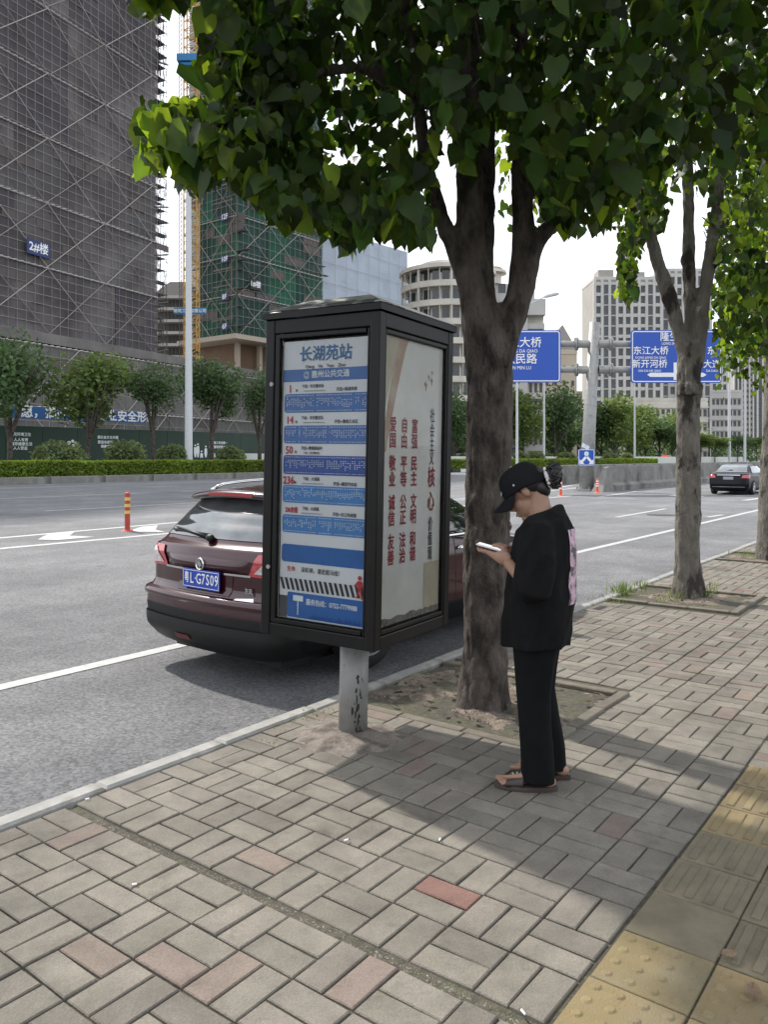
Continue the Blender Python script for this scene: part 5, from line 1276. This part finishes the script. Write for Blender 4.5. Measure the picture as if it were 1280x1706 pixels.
q.build('hair_bun', M_hair, per, smooth=True)
q = MB()
for k in range(14):
    a = 2*pi*k/14; q.ell(Vector((-.072+.012*sin(a), .012+.030*cos(a), 1.492+.034*sin(a))), (.012, .012, .012), nu=8, nv=6)
q.build('hair_tie', mat('hair_tie_white', (.62, .60, .60), .9), per, smooth=True)
# cap with brim
q = MB()
def capf(u, v):
    a = 2*pi*u; t = v*pi/2*.98; r = 1.0
    x = .121*cos(a)*cos(t)**.52; y = .096*sin(a)*cos(t)**.52; z = .008+.122*sin(t)
    drop = -.030*(1-v)*max(0, -cos(a)); return hd(-.012+x, y, z+drop)
q.grid(capf, 36, 14); o = q.build('cap_crown', M_cap, per, smooth=True); m = o.modifiers.new('s', 'SOLIDIFY'); m.thickness = .004; bake(o)
q = MB()
def brim(u, v):
    a = (u-.5)*2*1.12; r0, y0 = .100, .080
    x = .106*cos(a)+v*(.090*cos(a)**.6); y = .093*sin(a)*(1-.06*v)+0; z = .014-.045*v*abs(sin(a))**1.7*.9-.018*v-.012*abs(sin(a))**2
    return hd(-.006+x, y, z)
q.grid(brim, 24, 8); o = q.build('cap_brim', M_cap, per, smooth=True); m = o.modifiers.new('s', 'SOLIDIFY'); m.thickness = .005; bake(o)
q = MB(); q.ell(hd(.018, .100, .045), (.006, .003, .006), HR, 8, 6); q.ell(hd(-.012, .0, .131), (.009, .009, .005), HR, 8, 6); q.build('cap_rivet', M_galv, per)
q = MB(); q.tube([hd(.108, .034, .040), hd(.100, .048, .046), hd(.092, .060, .056)], [.0015, .0025, .001], 6); q.build('cap_emblem', M_signw, per)
# t-shirt: torso rings and sleeves, merged
def ell_ring(cx, cy, z, rx, ry, n=40, f=0, ph_=0, tilt=0):
    o = []
    for k in range(n):
        a = 2*pi*k/n; w = 1+f*(.55*sin(5*a+ph_+z*9)+.45*sin(9*a+2*ph_-z*14)); o.append((cx+rx*cos(a)*w, cy+ry*sin(a)*w, z+tilt*cos(a)*rx))
    return o
q = MB()
tor = [(1.342, -.056, .062, .066, 0), (1.334, -.056, .080, .102, 0), (1.312, -.054, .096, .152, 0), (1.285, -.056, .110, .188, 0), (1.24, -.052, .130, .200, .01), (1.15, -.045, .148, .208, .012), (1.05, -.035, .160, .214, .016), (.95, -.028, .168, .218, .020), (.85, -.022, .172, .220, .026), (.75, -.018, .170, .220, .034), (.685, -.016, .166, .216, .042)]
q.rings([ell_ring(cx, 0, z, rx, ry, 48, f, 1.3, tilt=-.42 if z > 1.33 else (-.34 if z > 1.30 else (-.25 if z > 1.27 else -.03))) for z, cx, rx, ry, f in tor])
for s in (1, -1):
    sh, el, wr, hand = SH[s]; d = (el-sh).normalized()
    a = sh+Vector((0, -s*.06, -.012)); pts = [a, sh.lerp(el, .12)+Vector((0, s*.02, .01)), sh.lerp(el, .4)+Vector((0, s*.018, 0)), sh.lerp(el, .72)+Vector((.0, s*.014, .0)), sh.lerp(el, 1.00)+Vector((.012, s*.006, .006)), el+(wr-el)*.16+Vector((.0, 0, -.006))]
    q.tube(pts, [(.068, .074), (.078, .084), (.090, .090), (.090, .090), (.084, .084), (.070, .070)], 24)
o = q.build('t_shirt', M_tee, per, smooth=True); remesh(o, .0075, 4, .5)
NR = [v.normal.copy() for v in o.data.vertices]
for v, n_ in zip(o.data.vertices, NR):
    p_ = v.co.copy(); w = noise.noise(Vector((p_.x*5, p_.y*5, p_.z*2.2)))*.012+(1-abs(noise.noise(Vector((p_.x*9+p_.z*6, p_.y*9, p_.z*3))))*4)*.003; v.co = p_+n_*w*1.5
for f in o.data.polygons: f.use_smooth = True
tee = o
# back print: patch just outside the shirt back
import mathutils
bpy.context.view_layer.update()
q = MB(); bvh = mathutils.bvhtree.BVHTree.FromPolygons([v.co.copy() for v in tee.data.vertices], [tuple(p.vertices) for p in tee.data.polygons])
def bp(u, v):
    y = -.135+.232*u; z = .895+.36*v; h = bvh.ray_cast(Vector((-.6, y, z)), Vector((1, 0, 0))); return (h[0] if h[0] else Vector((-.2, y, z)))+Vector((-.0035, 0, 0))
q.grid(bp, 26, 34); q.build('back_print', M_pink, per, smooth=True)
q = MB(); el = SH[1][1]; wr = SH[1][2]; c = el+(wr-el)*.20; d = (wr-el).normalized(); q.tube([c-d*.008, c+d*.006], [.071, .069], 20, cap=False); 
# trousers
q = MB()
for s in (1, -1):
    a = FEET[s][0]
    rg = [(.90, -.02, .05*s, .125, .115), (.80, -.02, .075*s, .125, .095), (.72, -.018, .08*s, .116, .090), (.60, -.014, .086*s, .100, .084), (.45, -.008, .088*s, .086, .078), (.30, a.x*.4, .088*s, .080, .074), (.16, a.x*.7, .088*s, .078, .073), (.075, a.x*.8, .088*s, .078, .072), (.045, a.x*.85, .088*s, .079, .073)]
    q.rings([ell_ring(cx, cy, z, rx, ry, 32, .03 if z < .7 else 0, s+z*3) for z, cx, cy, rx, ry in rg])
o = q.build('trousers', M_trou, per, smooth=True); remesh(o, .008, 3, .5)
NR = [v.normal.copy() for v in o.data.vertices]
for v, n_ in zip(o.data.vertices, NR):
    p_ = v.co.copy(); v.co = p_+n_*(noise.noise(Vector((p_.x*7, p_.y*7, p_.z*3)))*.010*(p_.z < .8))
for f in o.data.polygons: f.use_smooth = True
# slippers
for s in (1, -1):
    a, tw = FEET[s]; Fm = Matrix.Rotation(tw, 3, 'Z')
    def ft_(x, y, z): return a+Fm @ Vector((x, y, z))
    ol = []; n = 28
    for k in range(n):
        t = 2*pi*k/n; x = .065+.152*cos(t); w = .043+.010*cos(t)-.006*cos(2*t); ol.append((x, w*sin(t)*(1+.1*cos(t))))
    q = MB(); q.rings([[ft_(x, y, .002) for x, y in ol], [ft_(x, y*1.03, .012) for x, y in ol], [ft_(x, y, .024) for x, y in ol]]); q.build('slipper_sole', M_sole, per)
    q = MB()
    def strap(u, v):
        t = pi*u; x = .070+.085*v; return ft_(x+.006*cos(t*2), -.050*cos(t)*(1-.05*v), .020+(.056-.020*v)*sin(t)**.7)
    q.grid(strap, 18, 8); o = q.build('slipper_strap', M_slip, per, smooth=True); m = o.modifiers.new('s', 'SOLIDIFY'); m.thickness = .005; m.offset = 1; bake(o)
    q = MB()
    for x in (.092, .112, .132):
        for j in range(-2, 3): c = strap(.5+.065*j, (x-.070)/.085); q.ell(c+Vector((0, 0, .006)), (.0055, .0055, .004), nu=6, nv=4)
    q.build('strap_studs', M_chrome, per)
# phone (held, so a thing of its own)
Pw = Matrix.Translation((PO.x, PO.y+.10, 0)) @ Matrix.Rotation(pa, 4, 'Z')
phone = link('mobile_phone', None); tag(phone, 'white-edged mobile phone held in both hands by the person', 'phone')
phone.matrix_world = Pw @ Matrix.Translation(PHc) @ PHR.to_4x4()
q = MB(); q.cbox((0, 0, 0), (.150, .074, .008), .002); q.build('case', mat('phone_white', (.75, .74, .76), .3), phone)
q = MB(); q.quad((-.070, -.034, .0043), (.070, -.034, .0043), (.070, .034, .0043), (-.070, .034, .0043)); q.build('screen', mat('phone_screen', (.5, .52, .55), .1, emit=(.75, .78, .85, .8)), phone)
# ------------------------------------------------------------------ roadside trees
def leaf_mesh_data(p, t, n, s, rnd):
    # heart-shaped leaf: tip direction t, normal n; folded along the midrib, curled down
    r = t.cross(n).normalized(); n = r.cross(t)
    c = rnd.uniform(.08, .30)*s; f = rnd.uniform(.04, .2)*s
    mid = [p, p+t*s*.45-n*0, p+t*s*1.05-n*c]
    lf = [p-t*s*.14-r*s*.26+n*f*.4, p+t*s*.14-r*s*.50+n*f, p+t*s*.50-r*s*.40+n*f*.5-n*c*.3, p+t*s*.78-r*s*.18-n*c*.6]
    rt = [q_+r*2*(p-q_).dot(r)*1.0 for q_ in lf]
    vs = mid+lf+rt
    return vs, [(0, 1, 4, 3), (1, 6, 5, 4), (1, 2, 6), (0, 7, 8, 1), (1, 8, 9, 10), (1, 10, 2)]
def trunk(name_root, paths, m, vox=.02, nseed=0, disp=.018, sm=2):
    q = MB()
    for pts, rad in paths:
        P_ = []; Rr = []
        for k in range(len(pts)-1):
            n = max(2, int((Vector(pts[k+1])-Vector(pts[k])).length/.06))
            for i in range(n): P_.append(Vector(pts[k]).lerp(Vector(pts[k+1]), i/n)); Rr.append(rad[k]+(rad[k+1]-rad[k])*i/n)
        P_.append(Vector(pts[-1])); Rr.append(rad[-1])
        for it in range(3): P_ = [P_[0]]+[(P_[i-1]+P_[i]*2+P_[i+1])/4 for i in range(1, len(P_)-1)]+[P_[-1]]
        q.tube(P_, Rr, 16)
    o = q.build('trunk', m, name_root, smooth=True); remesh(o, vox, sm, .5)
    NR = [v.normal.copy() for v in o.data.vertices]
    for v, n_ in zip(o.data.vertices, NR):
        p = v.co.copy(); a = noise.noise(Vector((p.x*9, p.y*9, p.z*1.6+nseed)))*disp-(1-min(1, abs(noise.noise(Vector((p.x*14, p.y*14, p.z*2.2+nseed))))*6))*disp*.35+noise.noise(Vector((p.x*28, p.y*28, p.z*9)))*disp*.45+max(0, noise.noise(Vector((p.x*6, p.y*6, p.z*5+nseed*3)))-.35)*disp*1.6
        v.co = p+n_*a
    for f in o.data.polygons: f.use_smooth = True
    return o
def lerp_tab(tab, x):
    if x <= tab[0][0]: return tab[0][1]
    for (a, va), (b_, vb) in zip(tab, tab[1:]):
        if x <= b_: return va+(vb-va)*(x-a)/(b_-a)
    return tab[-1][1]
def make_crown(root, sampler, n, size, seed, n_ind, m=None, hero=None, backlit=None):
    rnd = random.Random(seed); leaves = []; m = m or M_leaf
    k = 0; tries = 0
    while k < n and tries < n*30:
        tries += 1; r = sampler(rnd)
        if r is None: continue
        p, clump = r
        t = Vector((rnd.gauss(0, .5), rnd.gauss(0, .5), -1+rnd.gauss(0, .45))).normalized()
        nn = Vector((rnd.gauss(0, 1), rnd.gauss(0, 1), rnd.uniform(0, 1.1))).normalized(); nn = (nn-t*nn.dot(t)).normalized()
        s = size*rnd.choice((rnd.uniform(.35, .8), rnd.uniform(.7, 1.2))); s *= (1.25 if (p.y < 4.3 and proj(p)[0] < 330) else 1); leaves.append((p, t, nn, s)); k += 1
    sc_ = []
    for i, (p, t, nn, s) in enumerate(leaves):
        x, y = proj(p) if p.y > .5 else (-999, -999)
        sc_.append((-(s/p.y) if (-20 < x < 1300 and -20 < y < 700) else 1, i))
    sc_.sort(); ind = set(i for _, i in sc_[:n_ind])
    q = MB()
    for i, (p, t, nn, s) in enumerate(leaves):
        if i in ind:
            vs, fs = leaf_mesh_data(Vector((0, 0, 0)), t, nn, s, rnd); me = bpy.data.meshes.new('leaf'); me.from_pydata(vs, [], fs); me.materials.append(M_leafl if backlit and backlit(p, rnd) else m); me.polygons.foreach_set('use_smooth', [True]*len(fs)); link('leaf', me, root, p-root.location)
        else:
            vs, fs = leaf_mesh_data(p-root.location, t, nn, s, rnd); q.add(vs, fs, 1 if backlit and backlit(p, rnd) else 0)
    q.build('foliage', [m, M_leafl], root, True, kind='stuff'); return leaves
def twigs(root, leaves, hubs, m, n, seed, step=1):
    rnd = random.Random(seed); q = MB()
    for k in range(n*3):
        p = rnd.choice(leaves)[0]
        dm = min((c-p).length for c in hubs)
        if dm > .5 or proj(p)[0] < 430: continue
        h = min(hubs, key=lambda c: (c-p).length+rnd.random()*.5)
        mid = h.lerp(p, .5)+Vector((rnd.gauss(0, .08), rnd.gauss(0, .08), .10+rnd.random()*.15)); L0 = root.location
        q.tube([h-L0, mid-L0, p-L0+Vector((0, 0, .02))], [.009, .006, .002], 5)
    q.build('twigs', m, root, kind='stuff')

# --- tree 1 (centre)
T1 = gp(806, 1186); T1.y += .17; YT = T1.y
t1r = thing('roadside_tree', 'nearest roadside tree with a dark forked trunk between the bus stop and the person', 'tree', (T1.x, T1.y, 0))
def tp(x, y, dY=0): Y = YT+dY; return Vector(((x-640)/1320*Y, Y, 1.6-(y-762)/1320*Y))-t1r.location
base = tp(806, 1196)
trunk(t1r, [
    ([tp(806, 1215), tp(806, 1150), tp(809, 1060), tp(812, 900), tp(816, 720), tp(816, 600), tp(800, 520), tp(790, 470)], [.205, .168, .148, .143, .150, .160, .13, .10]),
    ([tp(815, 640), tp(842, 560), tp(868, 490), tp(880, 430), tp(872, 340), tp(868, 220), tp(865, 60), tp(850, -160), tp(830, -420)], [.12, .10, .09, .098, .068, .066, .062, .058, .04]),
    ([tp(870, 450), tp(888, 420, .02), tp(900, 395, .03)], [.085, .075, .05]),
    ([tp(792, 500), tp(768, 440), tp(738, 370), tp(718, 310), tp(706, 240), tp(690, 120, -.1), tp(660, -60, -.3), tp(600, -300, -.5)], [.085, .065, .05, .045, .042, .042, .04, .03]),
    ([tp(796, 500), tp(784, 400), tp(782, 280), tp(784, 140), tp(778, -40), tp(740, -300, .3)], [.10, .092, .086, .082, .07, .04]),
    ([tp(805, 500), tp(806, 420, .1), tp(806, 300, .14), tp(812, 160, .2), tp(830, -60, .3), tp(900, -300, .6)], [.09, .080, .070, .066, .06, .03]),
    ([tp(885, 410), tp(925, 370, .15), tp(980, 300, .3), tp(1060, 200, .4), tp(1160, 60, .5)], [.07, .05, .04, .035, .02]),
    ([tp(690, 150, -.1), tp(600, 110, -.5), tp(480, 130, -.9), tp(380, 200, -1.1), tp(300, 232, -1.2), tp(262, 235, -1.25)], [.05, .038, .024, .014, .008, .005]),
    ([tp(806, 1200), tp(790, 1225), ], [.15, .16]), ([tp(812, 1200), tp(838, 1212), ], [.13, .13]),
], M_bark, .017, 1, .020)
q = MB(); q.ell(tp(842, 600, -.13), (.035, .03, .05), nu=10, nv=8); q.ell(tp(800, 905, -.13), (.03, .02, .03), nu=10, nv=8); q.build('knots', M_bark, t1r, smooth=True)
B1 = [(215, -40), (225, 40), (232, 275), (262, 288), (290, 270), (300, 330), (335, 340), (360, 315), (400, 335), (430, 350), (455, 400), (480, 405), (515, 380), (540, 400), (560, 432), (600, 436), (640, 405), (662, 410), (690, 432), (714, 412), (720, 330), (726, 255), (750, 245), (765, 300), (790, 300), (812, 250), (824, 215), (850, 215), (862, 280), (885, 300), (905, 385), (935, 400), (958, 392), (975, 360), (990, 395), (1012, 400), (1030, 360), (1080, 330), (1150, 300), (1200, 330), (1300, 300)]
GAPS = [(838, 240, 11, 30), (735, 300, 12, 36), (838, 380, 22, 140), (740, 215, 6, 10), (893, 230, 6, 22), (905, 350, 6, 8), (846, 118, 8, 9), (700, 330, 5, 8), (686, 240, 5, 12)]
SUNP = []
def s1(r):
    # crown volume: flattened ball, hollow of leaves along the limbs, cut by the drooping lower edge
    c = Vector((.55, 5.0, 5.4)); d = Vector((r.gauss(0, 1), r.gauss(0, 1), r.gauss(0, 1))).normalized()*r.random()**.42
    p = c+Vector((d.x*3.2, d.y*2.1, d.z*3.1))
    if p.y < 2.9 or p.z < 2.35: return None
    if r.random() > .9+1.0*noise.noise(p*1.1+Vector((5, 0, 0))): return None
    x, y = proj(p)
    lim = lerp_tab(B1, x)+9*sin(x*.09)-10+34*noise.noise(Vector((x*.021, 3, 0)))
    if y > lim-.115*1320/p.y: return None
    if x < 338+6*sin(y*.1) and -5 < y < 165: return None
    if x < 225 and y > -10: return None
    for gx_, gy_, a, b_ in GAPS:
        if ((x-gx_)/(a+5))**2+((y-gy_)/(b_+5))**2 < 1: return None
    return p, 0
lv = make_crown(t1r, s1, 19000, .118, 5, 0)
# drooping fringe of large separate leaves along the lower edge
def s1f(r):
    x = r.uniform(232, 1040); lim = lerp_tab(B1, x)+26*noise.noise(Vector((x*.034, 7, 0))); Y = r.uniform(3.6, 5.2) if x < 760 else r.uniform(4.2, 5.8)
    y = lim-.10*1320/Y-abs(r.gauss(0, 1))*60
    if x < 300: 
        y = r.uniform(190, 262); Y = r.uniform(3.7, 4.2)
        if r.random() < .35: return None
    for gx_, gy_, a, b_ in GAPS:
        if ((x-gx_)/(a+5))**2+((y-gy_)/(b_+5))**2 < 1: return None
    return px(x, y, Y), 0
def s1top(r):
    x = r.uniform(222, 280); return px(x, r.uniform(-80, 0), r.uniform(3.7, 4.1)), 0
backlit1 = lambda p, r: r.random() < (.85 if proj(p)[0] < 300 else .45 if proj(p)[0] < 420 else .13)  # sun-glow leaf colour goes mostly to the left fringe
lf = make_crown(t1r, s1f, 1300, .118, 6, 285, backlit=backlit1)
def s1l(r):
    x = r.uniform(292, 500); y = r.uniform(-40, 300)
    if x < 345 and y < 165: return None
    if y > lerp_tab(B1, x)-40: return None
    return px(x, y, r.uniform(3.8, 5.0)), 0
ql = make_crown(t1r, s1l, 900, .118, 8, 0, backlit=backlit1)
q0 = make_crown(t1r, s1top, 46, .14, 9, 12, backlit=backlit1)
hubs = [tp(*a)+t1r.location for a in ((865, 60), (850, -160), (700, 180, -.1), (690, 120, -.1), (600, 110, -.5), (480, 130, -.9), (380, 180, -1.1), (784, 140), (812, 160, .2), (925, 370, .15), (980, 300, .3), (1060, 200, .4), (878, 340))]
hubs = [h.copy() for h in hubs]
twigs(t1r, lf+lv[:600], hubs, M_bark, 60, 4)

# --- tree 2
T2 = gp(1146, 998); T2.y += .15; Y2 = T2.y
t2r = thing('roadside_tree', 'second roadside tree with a pale dark-speckled trunk splitting into three limbs', 'tree', (T2.x, T2.y, 0))
def tq(x, y, dY=0): Y = Y2+dY; return Vector(((x-640)/1320*Y, Y, 1.6-(y-762)/1320*Y))-t2r.location
trunk(t2r, [
    ([tq(1146, 1012), tq(1146, 960), tq(1147, 860), tq(1148, 740), tq(1149, 650), tq(1149, 610), tq(1150, 570)], [.185, .142, .134, .128, .132, .128, .12]),
    ([tq(1152, 620), tq(1132, 550), tq(1108, 470), tq(1085, 395), tq(1070, 330), tq(1062, 240), tq(1050, 100), tq(1030, -60)], [.10, .082, .074, .068, .06, .05, .04, .03]),
    ([tq(1152, 600), tq(1152, 520, .1), tq(1148, 440, .15), tq(1146, 330, .2), tq(1150, 160, .3), tq(1160, -60, .4)], [.10, .078, .068, .062, .05, .03]),
    ([tq(1156, 610), tq(1168, 540), tq(1178, 470), tq(1192, 380), tq(1202, 280), tq(1215, 150), tq(1240, -40)], [.11, .085, .076, .066, .06, .05, .03]),
    ([tq(1128, 1014), tq(1132, 985), tq(1136, 930), tq(1140, 880)], [.085, .075, .06, .03]),
    ([tq(1166, 1014), tq(1164, 970), tq(1160, 900)], [.09, .07, .03]),
    ([tq(1150, 660, -.04), tq(1151, 640, -.04)], [.145, .15]),
], M_barkp, .022, 7, .022)
B2 = [(1018, 420), (1030, 500), (1050, 515), (1062, 440), (1085, 370), (1110, 400), (1120, 330), (1180, 330), (1196, 520), (1210, 590), (1230, 560), (1320, 560)]
def s2(r):
    c = Vector((4.1, 9.3, 6.4)); d = Vector((r.gauss(0, 1), r.gauss(0, 1), r.gauss(0, 1))).normalized()*r.random()**.42
    p = c+Vector((d.x*3.2, d.y*2.3, d.z*4.0))
    if r.random() > .5+1.2*noise.noise(p*1.0)+.25: return None
    x, y = proj(p)
    if x < 1300 and y > lerp_tab(B2, x)-12: return None
    if x < 1040 and y > 380: return None
    if 1125 < x < 1175 and y > 330: return None
    return p, 0
backlit2 = lambda p, r: r.random() < .34
l2 = make_crown(t2r, s2, 8200, .125, 15, 230, backlit=backlit2)
def s2f(r):
    x = r.uniform(1032, 1105) if r.random() < .6 else r.uniform(1180, 1300); Y = r.uniform(8.3, 10.2)
    lim = lerp_tab(B2, x); y = lim-10-r.random()*150
    if 1108 < x < 1176: return None
    return px(x, y, Y), 0
l2f = make_crown(t2r, s2f, 750, .125, 16, 60, backlit=backlit2)
hubs2 = [tq(*a)+t2r.location for a in ((1062, 240), (1085, 395), (1070, 330), (1150, 160, .3), (1202, 280), (1215, 150), (1192, 380), (1240, -40), (1030, -60))]
twigs(t2r, l2f+l2[:500], hubs2, M_bark, 260, 5)
# --- tree 3
T3 = gp(1279, 936); T3.y += .2; Y3 = T3.y
t3r = thing('roadside_tree', 'third roadside tree cut by the right picture edge, low bright foliage over the road sign', 'tree', (T3.x, T3.y, 0))
def tr_(x, y, dY=0): Y = Y3+dY; return Vector(((x-640)/1320*Y, Y, 1.6-(y-762)/1320*Y))-t3r.location
trunk(t3r, [
    ([tr_(1284, 945), tr_(1284, 900), tr_(1288, 760), tr_(1294, 640), tr_(1296, 560)], [.22, .19, .17, .16, .15]),
    ([tr_(1294, 620), tr_(1262, 520), tr_(1240, 430), tr_(1225, 330)], [.12, .08, .06, .04]),
    ([tr_(1296, 600), tr_(1310, 480), tr_(1325, 340), tr_(1330, 200)], [.12, .09, .07, .04])], M_barkp, .03, 12, .022)
B3 = [(1176, 380), (1184, 560), (1196, 640), (1206, 690), (1222, 640), (1240, 640), (1262, 668), (1280, 655), (1320, 670), (1480, 620)]
def s3(r):
    c = Vector((6.6, 12.6, 5.2)); d = Vector((r.gauss(0, 1), r.gauss(0, 1), r.gauss(0, 1))).normalized()*r.random()**.42
    p = c+Vector((d.x*2.9, d.y*2.3, d.z*3.0))
    if r.random() > .55+1.1*noise.noise(p*.9)+.2: return None
    x, y = proj(p)
    if x < 1186+8*sin(y*.06) or y > lerp_tab(B3, x)-10: return None
    return p, 0
l3 = make_crown(t3r, s3, 8500, .125, 25, 40, backlit=lambda p, r: r.random() < .33)
hubs3 = [tr_(*a)+t3r.location for a in ((1262, 520), (1240, 430), (1225, 330), (1310, 480), (1325, 340))]
twigs(t3r, l3[:500], hubs3, M_bark, 200, 6)

# ------------------------------------------------------------------ small things on the ground
rr = random.Random(31)
M_dry = mat('dry_leaf', (.17, .12, .075), .8, var=.2, vscale=30, trans=.15); M_grass = mat('grass', (.09, .14, .03), .7, var=.2, trans=.3, objvar=.3)
def dry(x, y, s, label, a=0):
    p = gp(x, y); root = thing('fallen_leaf', label, 'leaf', (p.x, p.y, .008), group='dry leaves on the paving'); q = MB()
    n = 9
    q.grid(lambda u, v: Vector(((u-.5)*s*1.5, (v-.5)*s*(.9*sin(pi*min(max(u, .02), .98))+.02), .012+.22*s*abs(v-.5)+.20*s*(u-.5)**2+.10*s*noise.noise(Vector((u*4, v*4, x))))), 8, 6)
    o = q.build('blade', M_dry, root); o.rotation_euler = (0, 0, a); q = MB(); q.tube([(-s*.75, 0, .01), (-s*1.1, s*.1, .012)], [.0015, .001], 5); o = q.build('stalk', M_dry, root); o.rotation_euler = (0, 0, a)
dry(1216, 1600, .042, 'dry curled brown leaf on the striped yellow tactile tiles', .3)
dry(1256, 1664, .052, 'crumpled dark brown leaf in the lower right corner on dotted yellow tiles', 1.2)
dry(1264, 992, .05, 'dark dry leaf at the near corner of the second tree pit', .3)
dry(690, 1237, .03, 'small dark dry leaf on the paving right of the bus stop post', .9)
for x, y, lb in ((224, 1477, 'white cigarette butt in the joint at lower left'), (577, 1403, 'tiny white scrap of paper left of the red pavers'), (733, 1402, 'tiny cigarette butt above the brighter red paver'), (872, 1691, 'small pale scrap at the bottom edge of the picture'), (145, 1334, 'white cigarette butt at the inner edge of the kerb')):
    p = gp(x, y); root = thing('litter', lb, 'litter', (p.x, p.y, .008), rz=rr.random()*3); q = MB(); q.bar((-.009, 0, 0), (.009, 0, .002), .0034, 8); q.build('paper_tube', M_signw, root); q = MB(); q.bar((.009, 0, .002), (.015, 0, .003), .0033, 8); q.build('burnt_end', M_dry, root)
# grass tufts in and round the pits, stones
q = MB()
def tuft(x, y, h, n, sp):
    p = gp(x, y)
    for k in range(n):
        b = p+Vector((rr.gauss(0, sp), rr.gauss(0, sp), -.01)); d = Vector((rr.gauss(0, .35), rr.gauss(0, .35), 1)).normalized()*h*rr.uniform(.4, 1); w = Vector((rr.gauss(0, 1), rr.gauss(0, 1), 0)).normalized()*.0035
        q.add([b-w, b+w, b+d*.6+w*.8, b+d+Vector((rr.gauss(0, .01), rr.gauss(0, .01), 0)), b+d*.6-w*.8], [(0, 1, 2, 3, 4)])
for x, y, h, n, sp in ((1035, 990, .22, 70, .05), (1046, 987, .15, 50, .08), (1070, 978, .14, 40, .07), (1110, 1000, .1, 40, .08), (1180, 996, .25, 26, .03), (1190, 985, .2, 16, .03), (1124, 996, .14, 30, .05), (1020, 1000, .08, 50, .12), (470, 1208, .03, 60, .08), (520, 1192, .035, 90, .09), (455, 1235, .02, 40, .05), (700, 1120, .03, 20, .1), (745, 1105, .03, 20, .1), (560, 1242, .02, 40, .05), (1245, 925, .12, 60, .12), (1262, 932, .1, 40, .08)): tuft(x, y, h, n, sp)
g_ = link('grass_tufts', q.mesh('grass_tufts', M_grass)); g_['kind'] = 'stuff'; g_['label'] = 'thin grass and weeds in the tree pits and along the kerb'
q = MB()
for k in range(140):
    a, c, d = PITS[rr.choice((0, 0, 0, 1))]; p = uv(rr.uniform(a+.1, c-.1), rr.uniform(d+.1, 3.3), .02)
    s = rr.uniform(.012, .03); w = Matrix.Rotation(rr.random()*6, 3, 'Z') @ Matrix.Rotation(rr.gauss(0, .4), 3, 'X')
    q.add([p+w @ Vector(v_)*s for v_ in ((-1, 0, 0), (-.3, -.5, .2), (.8, -.3, .1), (1.2, 0, .3), (.6, .4, .1), (-.4, .4, .25))], [(0, 1, 2, 3, 4, 5)])
g_ = link('leaf_litter', q.mesh('leaf_litter', mat('leaf_litter', (.07, .055, .035), .9, var=.3, objvar=.4))); g_['kind'] = 'stuff'; g_['label'] = 'crumbled brown leaf litter scattered on the soil round the trunks'
